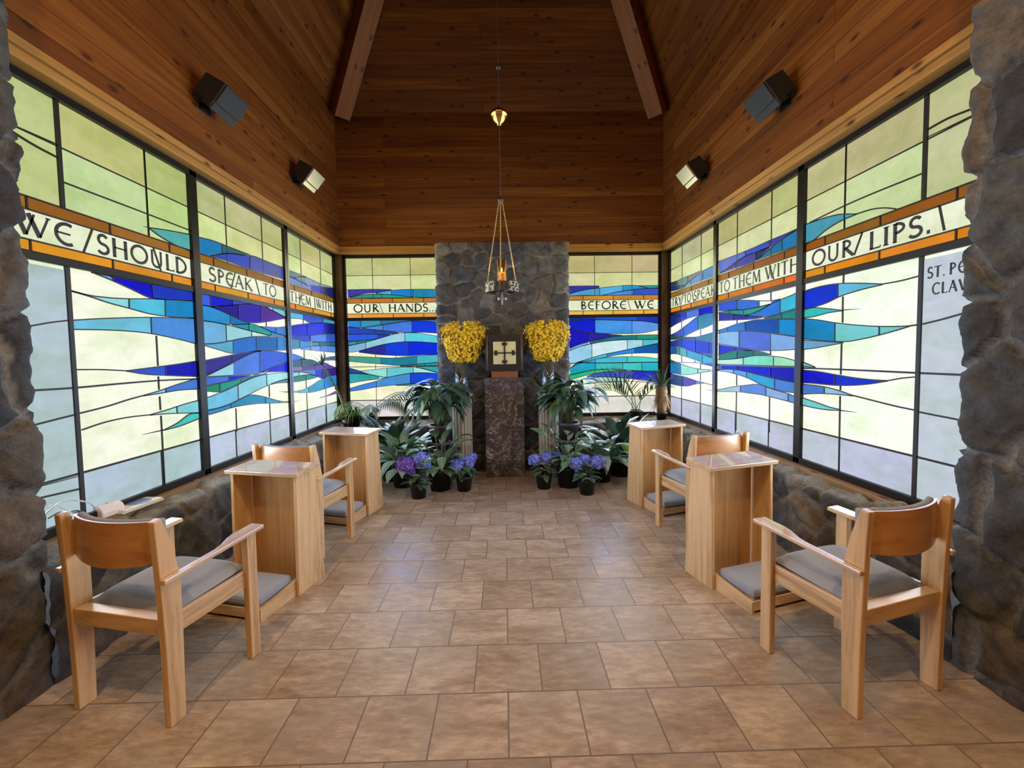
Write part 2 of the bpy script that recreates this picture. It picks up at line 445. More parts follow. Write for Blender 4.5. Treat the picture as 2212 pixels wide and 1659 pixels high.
def wall_quad(name, p0, p1, z0, z1, off=0, thick=None, mat=CEDAR):
    """upright wall from p0 to p1 (xy) with boards running along it; thick: outward vector"""
    L = (Vector(p1) - Vector(p0)).length; mb = MB()
    a = [(p0[0], p0[1], z0), (p1[0], p1[1], z0), (p1[0], p1[1], z1), (p0[0], p0[1], z1)]
    uv = [(off, z0), (off + L, z0), (off + L, z1), (off, z1)]
    quad_uv(mb, a, uv)
    t = Vector((thick[0], thick[1], 0)); b = [tuple(Vector(p) + t) for p in a]
    quad_uv(mb, b[::-1], uv[::-1])
    for i in range(4):
        j = (i + 1) % 4; quad_uv(mb, [a[j], a[i], b[i], b[j]], [(0, 0), (1, 0), (1, .1), (0, .1)])
    return mb.build(name, mat, kind='structure')
wall_quad('wall_left', (XWL, YF), (XWL, YW), ZW0, ZW1, 0, (-.12, 0))
wall_quad('wall_right', (XWR, YF), (XWR, YW), ZW0, ZW1, 11, (.12, 0))
wall_quad('wall_back', (XWL, YW), (XWR, YW), ZW0, ZW1, 23, (0, .12))
wall_quad('wall_front', (XWL, YF), (XWR, YF), ZW1 - .02, 5.02, 31, (0, -.1))

# pyramid roof, boards running level on every face
AP = Vector(((XWL + XWR) / 2, (YF + YW) / 2, ZW1 + 3.15))
cor = [Vector((XWL, YF, ZW1)), Vector((XWR, YF, ZW1)), Vector((XWR, YW, ZW1)), Vector((XWL, YW, ZW1))]
for nm, i, j, o in (('ceiling_front', 0, 1, 3), ('ceiling_right', 1, 2, 9), ('ceiling', 2, 3, 17), ('ceiling_left', 3, 0, 29)):
    a, b = cor[i], cor[j]; mid = (a + b) / 2; h = (AP - mid).length; L = (b - a).length
    mb = MB(); quad_uv(mb, [tuple(a), tuple(b), tuple(AP)], [(o, .02), (o + L, .02), (o + L / 2, .02 + h)])
    up = Vector((0, 0, .1)); quad_uv(mb, [tuple(b + up), tuple(a + up), tuple(AP + up)], [(o + L, 0), (o, 0), (o + L / 2, h)])
    mb.build(nm, CEDAR, kind='structure')
# hip rafters on the four corners
for k, c in enumerate(cor):
    d = (AP - c).normalized(); side = d.cross(Vector((0, 0, 1))).normalized(); dn = side.cross(d).normalized()
    if dn.z > 0: dn = -dn
    L = (AP - c).length; mb = MB(); hw, dp = .10, .30
    a = c + dn * 0 + d * .06; e = c + d * (L - .05)
    P = lambda o, s_, n_: tuple(o + side * s_ + dn * n_)
    vs_ = [P(a, -hw, 0), P(a, hw, 0), P(a, hw, dp), P(a, -hw, dp), P(e, -hw, 0), P(e, hw, 0), P(e, hw, dp), P(e, -hw, dp)]
    for f, uv in (((0, 1, 5, 4), 0), ((1, 2, 6, 5), 1), ((2, 3, 7, 6), 2), ((3, 0, 4, 7), 3)):
        mb.add([vs_[q] for q in f], [(0, 1, 2, 3)], [[(0, uv), (0, uv + .2), (L, uv + .2), (L, uv)]])
    mb.add([vs_[q] for q in (3, 2, 1, 0)], [(0, 1, 2, 3)], [[(0, 0), (.2, 0), (.2, .2), (0, .2)]])
    mb.build('ceiling_beam', BEAM, kind='structure')

def board(mb, lo, hi, ax):
    """box with UV running along axis ax"""
    b0 = len(mb.f); mb.box(lo, hi)
    a = 'xyz'.index(ax); o = [i for i in range(3) if i != a]
    for k in range(b0, len(mb.f)):
        mb.uv[k] = [(mb.v[i][a], mb.v[i][o[0]] + mb.v[i][o[1]] + k * .3) for i in mb.f[k]]
    mb.has_uv = True

# casing above the windows (two boards) and corner posts
for n, (lo, hi, ax) in enumerate((
        ((XWL - .05, YF, 2.955), (XWL + .02, YW, 3.0), 'y'), ((XL - .02, YF, 2.905), (XWL + .0, YW + .04, 2.956), 'y'),
        ((XWR - .02, YF, 2.955), (XWR + .05, YW, 3.0), 'y'), ((XWR, YF, 2.905), (XR + .02, YW + .04, 2.956), 'y'),
        ((XWL, YW - .02, 2.955), (XWR, YW + .05, 3.0), 'x'), ((XWL, YW, 2.905), (XWR, YB + .02, 2.956), 'x'))):
    mb = MB(); board(mb, lo, hi, ax); mb.build('trim_%d' % (n + 1), TRIMW, kind='structure', bevel=.004)
for n, (x0, x1) in enumerate(((XL - .02, -2.225), (2.21, XR + .02))):
    mb = MB(); board(mb, (x0, 5.855, .56), (x1, YB + .03, 2.91), 'z'); mb.build('trim_%d' % (n + 7), POSTW, kind='structure', bevel=.006)
# window sills
for n, (lo, hi, ax) in enumerate((((XL - .02, 1.3, .565), (-2.255, 5.86, .60), 'y'), ((2.235, 1.3, .565), (XR + .02, 5.86, .60), 'y'),
                                  ((-2.23, 5.85, .565), (-.8, YB + .02, .60), 'x'), ((.8, 5.85, .565), (2.21, YB + .02, .60), 'x'))):
    mb = MB(); board(mb, lo, hi, ax); mb.build('trim_%d' % (n + 9), SILLW, kind='structure', bevel=.004)

# nave behind the viewer
wall_quad('wall_nave_left', (-4.5, -4.5), (-4.5, YF), 0, 5.0, 0, (-.1, 0), PLASTER)
wall_quad('wall_nave_right', (4.5, -4.5), (4.5, YF), 0, 5.0, 0, (.1, 0), PLASTER)
wall_quad('wall_nave_rear', (-4.5, -4.5), (4.5, -4.5), 0, 5.0, 0, (0, -.1), PLASTER)
wall_quad('wall_nave_left_return', (-4.5, YF + .1), (-2.6, YF + .1), 0, 5.0, 0, (0, .1), PLASTER)
wall_quad('wall_nave_right_return', (2.6, YF + .1), (4.5, YF + .1), 0, 5.0, 0, (0, .1), PLASTER)
mb = MB(); board(mb, (-4.55, -4.55, 5.0), (4.55, YF + .2, 5.1), 'y'); mb.build('ceiling_nave', CEDAR, kind='structure')
for i, (x, y, z) in enumerate(LAMPS):
    t = thing('ceiling_lamp', (x, y, z), 0, 'round ceiling lamp of the nave behind the viewer', 'lamp', 'nave ceiling lamps')
    mb = MB(); mb.lathe([(.03, .24), (.03, .12), (.12, .10), (.125, -.03), (.115, -.03), (.11, .09)], n=20, caps=False); mb.build('lamp_shade', WHITELAMP, t, True)
    mb = MB(); mb.lathe([(.05, .07), (.07, .04), (.05, .01), (.01, 0)], n=16); mb.build('bulb', LAMPGLOW, t, True)

# ------------------------------------------------------------------ field stone
PAL = [(84, 82, 78), (104, 96, 84), (72, 73, 74), (118, 106, 88), (88, 76, 62), (64, 66, 68), (108, 104, 96), (98, 86, 70), (80, 80, 74), (60, 60, 60), (74, 70, 64)]
def stone_surface(name, path, ev, L, seed, cell=(.30, .24), depth=.045, res=.016, seeds=None, round_=.05, out=1, top_pale=None, edge=.026, joint=.011):
    rng = np.random.default_rng(seed); rnd = random.Random(seed)
    P = [np.array(p, float) for p in path]
    seg = [np.linalg.norm(P[i + 1] - P[i]) for i in range(len(P) - 1)]; S = sum(seg)
    cum = np.concatenate([[0], np.cumsum(seg)])
    ns = max(2, int(S / res)); ne = max(2, int(L / res))
    sv = np.linspace(0, S, ns + 1)
    def at(s):
        s = np.clip(s, 0, S); i = np.clip(np.searchsorted(cum, s, 'right') - 1, 0, len(P) - 2)
        A = np.array(P)
        t = (s - cum[i]) / np.array(seg)[i]
        return A[i] * (1 - t)[:, None] + A[i + 1] * t[:, None]
    K = 9
    base = sum(at(sv + round_ * k) for k in np.linspace(-1, 1, K)) / K      # rounded corners
    base[0], base[-1] = P[0], P[-1]
    tg = np.gradient(base, axis=0); tg /= np.linalg.norm(tg, axis=1)[:, None]
    e = np.array(ev, float)
    nrm = np.cross(tg, e) * out; nrm /= np.linalg.norm(nrm, axis=1)[:, None]
    ev_ = np.linspace(0, L, ne + 1)
    SS, EE = np.meshgrid(sv, ev_, indexing='ij')
    def wn(a, b, f, ph): return np.sin(a * f + ph) * np.cos(b * f * 1.13 + ph * 1.7)
    ph = rng.uniform(0, 6, 8)
    ws = SS + .022 * wn(SS, EE, 15, ph[0]) + .006 * wn(SS, EE, 37, ph[1])
    we = EE + .022 * wn(SS, EE, 16, ph[2]) + .006 * wn(EE, SS, 33, ph[3])
    if seeds is None:
        sd = []
        rows = max(1, round(L / cell[1]))
        for r in range(rows):
            n = max(1, round(S / cell[0])); o = rnd.random()
            for c in range(-1, n + 1):
                if rnd.random() < .14: continue
                sd.append(((c + o + rnd.uniform(-.32, .32)) * S / n, (r + .5 + rnd.uniform(-.36, .36)) * L / rows))
                if rnd.random() < .22: sd.append((sd[-1][0] + rnd.uniform(-.13, .13), sd[-1][1] + rnd.uniform(-.11, .11)))
        wts = [rnd.uniform(-.004, .006) for _ in sd]
    else: sd = seeds; wts = [rnd.uniform(-.001, .001) for _ in sd]
    sd = np.array(sd); wts = np.array(wts)
    D = np.full(SS.shape, 1e9); D2 = D.copy(); I = np.zeros(SS.shape, int); I2 = I.copy()
    for k, (a, b) in enumerate(sd):
        d = (ws - a) ** 2 + ((we - b) * 1.12) ** 2 - wts[k]
        m1 = d < D; m2 = (~m1) & (d < D2)
        D2 = np.where(m1, D, np.where(m2, d, D2)); I2 = np.where(m1, I, np.where(m2, k, I2))
        I = np.where(m1, k, I); D = np.where(m1, d, D)
    sep = np.hypot(sd[I, 0] - sd[I2, 0], sd[I, 1] - sd[I2, 1]) + 1e-6
    ed = (D2 - D) / (2 * sep)
    x = np.clip((ed - joint) / edge, 0, 1)
    prof = np.sqrt(np.clip(1 - (1 - x) ** 2, 0, 1))
    hoff = rng.uniform(.55, 1.0, len(sd))[I]
    rough = .004 * wn(SS, EE, 57, ph[4]) + .002 * wn(SS, EE, 97, ph[5]) + .009 * wn(SS, EE, 23, ph[6] + I)
    tilt = (rng.uniform(-.07, .07, len(sd))[I] * (SS - sd[I, 0]) + rng.uniform(-.07, .07, len(sd))[I] * (EE - sd[I, 1]))
    hgt = prof * (depth * hoff + rough + tilt)
    pos = base[:, None, :] + e[None, None, :] * EE[..., None] + nrm[:, None, :] * hgt[..., None]
    cols = np.array([srgb(*PAL[rnd.randrange(len(PAL))]) for _ in sd]) * rng.uniform(.56, 1.10, len(sd))[:, None]
    C = cols[I]
    mortar = np.array(srgb(124, 120, 110))
    mm = np.clip((ed - joint) / .007, 0, 1)[..., None]
    C = mortar * (1 - mm) + C * mm
    if top_pale is not None:
        t = np.clip((SS - top_pale) / .03, 0, 1)[..., None]
        C = C * (1 - t) + t * (C * .35 + .65 * np.array(srgb(168, 170, 162)))
    V = pos.reshape(-1, 3); nE = ne + 1
    fa = []
    idx = np.arange((ns + 1) * nE).reshape(ns + 1, nE)
    q = np.stack([idx[:-1, :-1], idx[1:, :-1], idx[1:, 1:], idx[:-1, 1:]], -1).reshape(-1, 4)
    me = bpy.data.meshes.new(name); me.from_pydata(V.tolist(), [], q.tolist())
    at_ = me.color_attributes.new('Col', 'FLOAT_COLOR', 'POINT')
    at_.data.foreach_set('color', np.concatenate([C.reshape(-1, 3), np.ones((len(V), 1))], 1).ravel())
    me.polygons.foreach_set('use_smooth', [True] * len(me.polygons)); me.materials.append(STONE); me.update()
    o = bpy.data.objects.new(name, me); COL.objects.link(o); o['kind'] = 'structure'
    return o
# pillars flanking the opening
PY = 1.915
stone_surface('wall_left_pillar', [(-2.125, 1.24, 0), (-2.125, PY, 0), (-2.75, PY, 0), (-2.75, 1.24, 0), (-2.125, 1.24, 0)], (0, 0, 1), 4.98, 5, (.40, .34), .036, joint=.017, out=1)
stone_surface('wall_right_pillar', [(2.115, 1.24, 0), (2.115, PY - .02, 0), (2.75, PY - .02, 0), (2.75, 1.24, 0), (2.115, 1.24, 0)], (0, 0, 1), 4.98, 23, (.40, .34), .036, joint=.017, out=-1)
# low walls under the windows with a flagstone ledge
def low_wall(name, x, xi, sgn, y0, y1, seed):
    stone_surface(name, [(x, y0, 0), (x, y0, .525), (xi, y0, .572)], (0, 1, 0), y1 - y0, seed, (.25, .40), .03, joint=.015, out=sgn, top_pale=.535, round_=.03)
low_wall('wall_left_ledge', -2.115, -2.30, -1, 1.90, 5.72, 7)
low_wall('wall_right_ledge', 2.105, 2.28, 1, 1.88, 5.72, 8)
stone_surface('wall_back_left_ledge', [(-2.2, 5.62, 0), (-2.2, 5.62, .525), (-2.2, 5.9, .572)], (1, 0, 0), 1.36, 9, (.25, .40), .03, out=-1, top_pale=.535, round_=.03)
stone_surface('wall_back_right_ledge', [(.84, 5.62, 0), (.84, 5.62, .525), (.84, 5.9, .572)], (1, 0, 0), 1.36, 10, (.25, .40), .03, out=-1, top_pale=.535, round_=.03)
# hearth pillar behind the altar; stone centres follow the photo
SEEDPX = [(85, 75), (180, 75), (310, 58), (158, 150), (245, 140), (335, 165), (88, 240), (212, 258), (420, 95), (500, 75), (540, 130), (650, 200), (745, 85), (850, 75), (842, 160),
          (757, 205), (112, 395), (228, 355), (288, 425), (365, 280), (425, 190), (520, 275), (600, 315), (475, 445), (375, 440), (652, 398), (732, 445), (760, 310), (862, 320),
          (592, 490), (645, 552), (770, 545), (882, 528), (345, 508), (395, 562), (228, 540), (100, 505), (100, 558), (100, 610), (530, 612), (400, 620), (860, 430), (590, 400),
          (100, 760), (300, 880), (310, 1030), (325, 1160), (335, 1275), (322, 1395), (664, 870), (660, 1010), (662, 1150), (655, 1330), (872, 740), (860, 870), (760, 720), (230, 700),
          (480, 760), (480, 1000), (480, 1250), (110, 960), (120, 1150), (200, 1320), (860, 1050), (850, 1250), (760, 1150), (760, 950), (760, 1400), (220, 1080), (330, 1520), (660, 1500), (480, 1450), (120, 1450), (850, 1450)]
PYF = 5.34
sd = []
for (x, y) in SEEDPX:
    q = onY(930 + x * .32563, 510 + y * .32549, PYF); sd.append((q.x + .835 + .3, q.z))
for z in (.2, .6, 1.0, 1.4, 1.8, 2.2, 2.6): sd += [(.08, z), (2.2 - .1, z + .1)]
stone_surface('wall_back_pillar', [(-.835, PYF + .3, 0), (-.835, PYF, 0), (.81, PYF, 0), (.81, PYF + .3, 0)], (0, 0, 1), 2.9, 3, seeds=sd, depth=.035, out=1, res=.014)
mb = MB(); mb.box((-.80, PYF + .03, 0), (.78, YB + .1, 2.895)); mb.build('wall_back_pillar_core', simple('mortar', (104, 100, 92), .9), kind='structure')

# ------------------------------------------------------------------ art-glass windows
ZT, ZR1, ZOL, ZAT, ZLT, ZLB, ZAB, ZBB, ZBR, ZGB = 2.862, 2.626, 2.450, 2.308, 2.245, 2.097, 2.042, 2.000, .880, .648
# tracings were read off enlarged views: origin and scale of each view
VIEW = dict(LA=(400, 360, .19892), LB=(420, 620, .19892), LC=(600, 480, .12658), LD=(600, 650, .18088), LE=(0, 130, .30137), LF=(0, 520, .36164),
            B1=(720, 520, .24108), B2=(1210, 520, .24108), RA=(1440, 470, .12658), RB=(1430, 640, .16867), RC=(1540, 360, .19892), RD=(1540, 600, .19892),
            RE=(1720, 130, .30746), RF=(1720, 530, .35556))
def on_glass(view, x, y):
    """point of a traced view -> (u along the wall, height) in the glass plane"""
    ox, oy, s = VIEW[view]; px, py = ox + x * s, oy + y * s
    if view[0] == 'L': p = onX(px, py, XL); return p.y, p.z
    if view[0] == 'R': p = onX(px, py, XR); return p.y, p.z
    p = onY(px, py, YB); return p.x, p.z

def smooth_curve(pts, n):
    """n+1 samples of a smooth curve through pts, evenly spaced in the first coordinate"""
    P = np.array(pts, float)
    if P[0, 0] > P[-1, 0]: P = P[::-1]
    x, y = P[:, 0], P[:, 1]
    xs = np.linspace(x[0], x[-1], n + 1)
    if len(P) == 2: return np.stack([xs, np.interp(xs, x, y)], 1)
    d = np.diff(y) / np.diff(x); h = np.diff(x)
    m = np.empty(len(x)); m[0], m[-1] = d[0], d[-1]
    m[1:-1] = (d[:-1] * h[1:] + d[1:] * h[:-1]) / (h[:-1] + h[1:])
    i = np.clip(np.searchsorted(x, xs, 'right') - 1, 0, len(x) - 2); t = (xs - x[i]) / h[i]
    ys = (2 * t**3 - 3 * t**2 + 1) * y[i] + (t**3 - 2 * t**2 + t) * h[i] * m[i] + (-2 * t**3 + 3 * t**2) * y[i + 1] + (t**3 - t**2) * h[i] * m[i + 1]
    return np.stack([xs, ys], 1)

class Glass:
    def __init__(s, side):
        s.side = side; s.pane = MB(); s.lead = MB(); s.ink = MB()
    def W(s, u, z, off):
        if s.side == 'L': return (XL + off, u, z)
        if s.side == 'R': return (XR - off, u, z)
        return (u, YB - off, z)
    def slab(s, mb, poly, o0, o1, col=(1, 1, 1)):
        n = len(poly); mb.c = col
        mb.add([s.W(u, z, o1) for u, z in poly] + [s.W(u, z, o0) for u, z in poly],
               [tuple(range(n))] + [(i, (i + 1) % n, n + (i + 1) % n, n + i) for i in range(n)])
    def rect(s, u0, u1, z0, z1, col, k=1.0):
        s.slab(s.pane, [(u0, z0), (u1, z0), (u1, z1), (u0, z1)], -.004, 0, tuple(c * k for c in srgb(*col)))
    def ribbon(s, mb, pts, w, o0, o1, taper=False):
        P = np.array(pts, float); N = len(P)
        t = np.gradient(P, axis=0); t /= np.linalg.norm(t, axis=1)[:, None] + 1e-9
        nr = np.stack([-t[:, 1], t[:, 0]], 1) * (w / 2)
        if taper: nr *= np.linspace(.15, 1, N)[:, None] if taper > 0 else np.linspace(1, .15, N)[:, None]
        a, b = P + nr, P - nr; vs_ = []; fs = []
        for i in range(N): vs_ += [s.W(*a[i], o1), s.W(*b[i], o1), s.W(*b[i], o0), s.W(*a[i], o0)]
        for i in range(N - 1):
            k = 4 * i; fs += [(k + j, k + (j + 1) % 4, k + 4 + (j + 1) % 4, k + 4 + j) for j in range(4)]
        fs += [(0, 1, 2, 3), (4 * N - 1, 4 * N - 2, 4 * N - 3, 4 * N - 4)]
        mb.add(vs_, fs)
    def line(s, view, pts, w=.010, taper=0, n=14):
        w *= .78
        if len(pts) > 2 and abs(pts[0][0] - pts[-1][0]) > abs(pts[0][1] - pts[-1][1]): pts = smooth_curve(pts, n)
        s.ribbon(s.lead, [on_glass(view, *p) for p in pts], w, 0, .008, taper)
    def uline(s, u, z0, z1, w=.0085): s.ribbon(s.lead, [(u, z0), (u, z1)], w, 0, .007)
    def zline(s, z, u0, u1, w=.008): s.ribbon(s.lead, [(u0, z), (u1, z)], w, 0, .007)
    def band(s, view, top, bot, cuts, cols, lead=.0072):
        n = 40
        T, B = smooth_curve(top, n), smooth_curve(bot, n)
        x0, x1 = (T[0, 0] + B[0, 0]) / 2, (T[-1, 0] + B[-1, 0]) / 2
        ts = [0] + [min(max((c - x0) / (x1 - x0), 0), 1) for c in cuts] + [1]
        tt = np.linspace(0, 1, n + 1)
        def at(C, t): return np.stack([np.interp(t, tt, C[:, 0]), np.interp(t, tt, C[:, 1])], 1)
        for k in range(len(ts) - 1):
            m = max(2, int(round((ts[k + 1] - ts[k]) * 26)))
            t = np.linspace(ts[k], ts[k + 1], m + 1)
            a = [on_glass(view, *p) for p in at(T, t)]; b = [on_glass(view, *p) for p in at(B, t)]
            s.pane.c = srgb(*cols[min(k, len(cols) - 1)])
            vs_ = [s.W(*p, .004) for p in a] + [s.W(*p, .004) for p in b]; M = m + 1
            s.pane.add(vs_, [(i, i + 1, M + i + 1, M + i) for i in range(m)])
            if k: s.ribbon(s.lead, [a[0], b[0]], lead, .003, .009)
        for C in (T, B): s.ribbon(s.lead, [on_glass(view, *p) for p in C[::2]], lead, .003, .009)

# ---- hand-drawn roman capitals: strokes (points, pen width) in a box one cap-height tall
def arc(cx, cy, rx, ry, a0, a1, n=14): return [(cx + rx * cos(radians(a0 + (a1 - a0) * i / n)), cy + ry * sin(radians(a0 + (a1 - a0) * i / n))) for i in range(n + 1)]
TK, TN = .125, .06
def serif(x, y, w=.16): return ([(x - w / 2, y), (x + w / 2, y)], .035)
GLY = {
    'A': (.80, [([(.06, 0), (.40, 1)], TN), ([(.38, 1.02), (.74, 0)], TK), ([(.18, .36), (.60, .36)], TN), serif(.06, .01), serif(.74, .01)]),
    'B': (.60, [([(.12, 0), (.12, 1)], TK), (arc(.14, .76, .30, .23, 90, -90), .085), (arc(.14, .265, .38, .25, 90, -90), .095), ([(.02, .99), (.2, .99)], .04), ([(.02, .012), (.2, .012)], .04)]),
    'C': (.78, [(arc(.46, .5, .40, .50, 48, 312, 22), .10)]),
    'D': (.80, [([(.12, 0), (.12, 1)], TK), (arc(.14, .5, .58, .49, 90, -90, 20), .10), ([(.02, .99), (.2, .99)], .04), ([(.02, .012), (.2, .012)], .04)]),
    'E': (.68, [(arc(.46, .5, .38, .50, 62, 298, 22), .10), ([(.10, .52), (.58, .52)], .055)]),
    'F': (.56, [([(.14, 0), (.14, 1)], TK), ([(.02, .98), (.56, .98)], .055), ([(.14, .54), (.46, .54)], .05), serif(.14, .01)]),
    'H': (.84, [([(.14, 0), (.14, 1)], TK), ([(.70, 0), (.70, 1)], TK), ([(.14, .52), (.70, .52)], .055), serif(.14, .01), serif(.14, .99), serif(.70, .01), serif(.70, .99)]),
    'I': (.30, [([(.15, 0), (.15, 1)], TK), serif(.15, .01, .24), serif(.15, .99, .24)]),
    'K': (.74, [([(.14, 0), (.14, 1)], TK), ([(.66, .99), (.16, .46)], TN), ([(.26, .56), (.74, -.02)], TK), serif(.14, .01), serif(.14, .99)]),
    'L': (.56, [([(.14, 0), (.14, 1)], TK), ([(.05, .02), (.54, .02), (.56, .12)], .055), serif(.14, .99)]),
    'M': (.98, [([(.10, 0), (.18, 1)], TN), ([(.17, 1), (.50, .08)], TK), ([(.50, .08), (.80, 1)], TN), ([(.79, 1), (.88, 0)], TK), serif(.10, .01), serif(.88, .01)]),
    'N': (.86, [([(.12, 0), (.12, 1)], TN), ([(.10, 1), (.74, 0)], TK), ([(.74, 0), (.74, 1)], TN), serif(.12, .01), serif(.74, .99)]),
    'O': (.96, [(arc(.48, .5, .42, .49, 90, 450, 30), .10)]),
    'P': (.58, [([(.14, 0), (.14, 1)], TK), (arc(.16, .74, .34, .25, 90, -90), .09), ([(.04, .99), (.2, .99)], .04), serif(.14, .01)]),
    'R': (.72, [([(.14, 0), (.14, 1)], TK), (arc(.16, .75, .34, .24, 90, -90), .09), ([(.26, .5), (.70, -.02)], TK), ([(.04, .99), (.2, .99)], .04), serif(.14, .01)]),
    'S': (.56, [(arc(.29, .745, .20, .245, 30, 240, 14) + arc(.27, .26, .24, .25, 62, -150, 16), .10)]),
    'T': (.70, [([(.35, 0), (.35, .98)], TK), ([(.02, .92), (.06, .98), (.64, .98), (.68, 1.02)], .055), serif(.35, .01)]),
    'U': (.82, [([(.14, 1), (.14, .35)] + arc(.40, .34, .26, .33, 180, 360, 14) + [(.66, 1)], .095), serif(.14, .99), serif(.66, .99)]),
    'V': (.78, [([(.04, 1), (.40, 0)], TK), ([(.40, 0), (.74, 1)], TN)]),
    'W': (1.12, [([(.04, 1), (.34, 0)], TK), ([(.34, 0), (.62, 1)], TN), ([(.44, 1), (.76, 0)], TK), ([(.76, 0), (1.06, 1)], TN), serif(.04, .99), serif(1.06, .99)]),
    'Y': (.72, [([(.04, 1), (.36, .46)], TK), ([(.68, 1), (.36, .46)], TN), ([(.36, .48), (.36, 0)], TK), serif(.36, .01)]),
    '.': (.22, [([(.06, .06), (.17, .06)], .11)]),
}
def write(gl, text, u0, u1, z0, h, gap=.10, flip=False):
    """text from u0 to u1 (u1 < u0 where the wall runs away from the reader on his right)"""
    tot = sum(GLY[c][0] for c in text) + gap * (len(text) - 1)
    k = abs(u1 - u0) / tot; sg = 1 if u1 > u0 else -1; x = 0
    for c in text:
        w, st = GLY[c]
        for pts, pw in st:
            P = [(u0 + sg * (x + a) * k, z0 + b * h) for a, b in pts]
            gl.ribbon(gl.ink, P, 1.45 * pw * (h * .55 + k * .45), .0045, .0062)
        x += w + gap

OL1, OL2, WHITE, BLUEG = (188, 188, 132), (214, 220, 158), (252, 253, 242), (188, 199, 220)
AMB1, AMB2, LETBG = (150, 96, 34), (228, 146, 44), (236, 240, 212)
def jit(c, r, a=7): return tuple(min(255, max(0, x + r.uniform(-a, a))) for x in c)

def panel(side, n, ua, ub, us, amb_top, amb_low, ol1=OL1, ol2=OL2, white=WHITE, low=BLUEG, a1=AMB1, a2=AMB2):
    """one window: panes in their regular rows, ua < ub are the glass edges, us the upright leads"""
    g = Glass(side); r = random.Random(n * 31 + ord(side[0]))
    e = [ua] + sorted(us) + [ub]
    for i in range(len(e) - 1):
        g.rect(e[i], e[i + 1], ZR1, ZT, jit(ol1, r)); g.rect(e[i], e[i + 1], ZAT, ZR1, jit(ol2, r, 5))
        g.rect(e[i], e[i + 1], ZBR, ZBB + .006, jit(white, r, 4), 1.06); g.rect(e[i], e[i + 1], ZGB - .01, ZBR, jit(low, r, 5))
    for z0, z1, cuts, c in ((ZLT, ZAT, amb_top, a1), (ZBB + .006, ZLB, amb_low, a2)):
        ee = [ua] + sorted(cuts) + [ub]
        for i in range(len(ee) - 1): g.rect(ee[i], ee[i + 1], z0, z1, jit(c, r, 10))
        for u in cuts: g.uline(u, z0 if z0 > ZAB else ZAB, z1)
    g.rect(ua, ub, ZLB, ZLT, LETBG)
    for z in (ZAT, ZLT, ZLB): g.zline(z, ua, ub, .008)
    g.zline(ZBR, ua, ub, .012); g.zline(ZR1, ua, ub, .007)
    for u in us: g.uline(u, ZAT, ZT, .007); g.uline(u, ZGB, ZBR, .007)
    return g

WINDOWS = []
def finish_window(g, n, ua, ub, label):
    t = thing('window_%d' % n, (0, 0, 0), 0, label, 'window', None, 'structure')
    g.pane.build('glass_panes', PANE, t); g.lead.build('lead_came', LEAD, t); g.ink.build('lettering', INK, t)
    fr = MB()
    def fb(u0, u1, z0, z1, o0=-.05, o1=.028):
        a, b = g.W(u0, z0, o0), g.W(u1, z1, o1)
        fr.box(tuple(min(p, q) for p, q in zip(a, b)), tuple(max(p, q) for p, q in zip(a, b)))
    fw = .034
    fb(ua - fw, ua + .003, ZGB - .045, ZT + .045); fb(ub - .003, ub + fw, ZGB - .045, ZT + .045)
    fb(ua - fw, ub + fw, ZT, ZT + .05); fb(ua - fw, ub + fw, ZGB - .05, ZGB)
    fb(ua - fw, ub + fw, ZBB - .002, ZAB, -.03, .022)
    fr.build('window_frame', BRONZE, t, bevel=.003)

def G_(view, *pts): return [on_glass(view, *p) for p in pts]
def U(view, *pts): return [on_glass(view, *p)[0] for p in pts]
ZBASE, CAPH = 2.118, .108

# ===== left wall, nearest the viewer (WE / SHOULD)
LW, LLOW = (240, 247, 224), (182, 200, 212)
g = panel('L', 1, 1.50, 3.212, [2.306, 2.848], U('LE', (185, 1010), (785, 1210), (1212, 1350)) , U('LF', (180, 60), (672, 150), (1025, 215)), (188, 196, 130), (196, 212, 150), LW, LLOW)
for u0, u1 in ((1.50, 2.306),):      # plain frosted strip at the end of the wall
    g.rect(u0, u1, ZAT, ZT, (190, 196, 134)); g.slab(g.pane, [(u0, ZGB - .01), (u1, ZGB - .01), (u1, ZBB - .02), (u0, ZBB - .02)], 0, .002, srgb(178, 197, 206))
g.ribbon(g.lead, [(2.306, ZGB), (2.306, ZBB)], .022, 0, .012); g.ribbon(g.lead, [(2.306, ZAT), (2.306, ZT)], .020, 0, .012)
g.line('LE', [(450, 875), (1045, 1100), (1370, 1225)]); g.uline(2.848, ZAT, ZT)
g.line('LE', [(-80, 392), (410, 605)], .004); g.line('LE', [(-80, 405), (70, 505), (240, 610), (410, 700)], .012)
for p, w in (([(40, 540), (200, 505), (300, 488), (410, 475)], .010), ([(40, 902), (215, 893), (450, 878), (700, 855), (950, 835), (1180, 825)], .014), ([(60, 1138), (240, 1090), (350, 1062), (460, 1035)], .012),
             ([(60, 1513), (490, 1400)], .005), ([(60, 1576), (490, 1478)], .012), ([(455, 770), (600, 770), (750, 777)], .010),
             ([(475, 1030), (650, 985), (760, 950), (850, 925)], .011), ([(485, 1130), (620, 1085), (760, 1055), (890, 1040)], .010)):
    g.line('LF', p, w)
g.line('LF', [(850, 1158), (975, 1130)], .012, 1)
for a, b in (((930, 568), (940, 748)), ((942, 810), (946, 890)), ((950, 930), (955, 1012)), ((958, 1045), (980, 1460))): g.line('LF', [a, b])
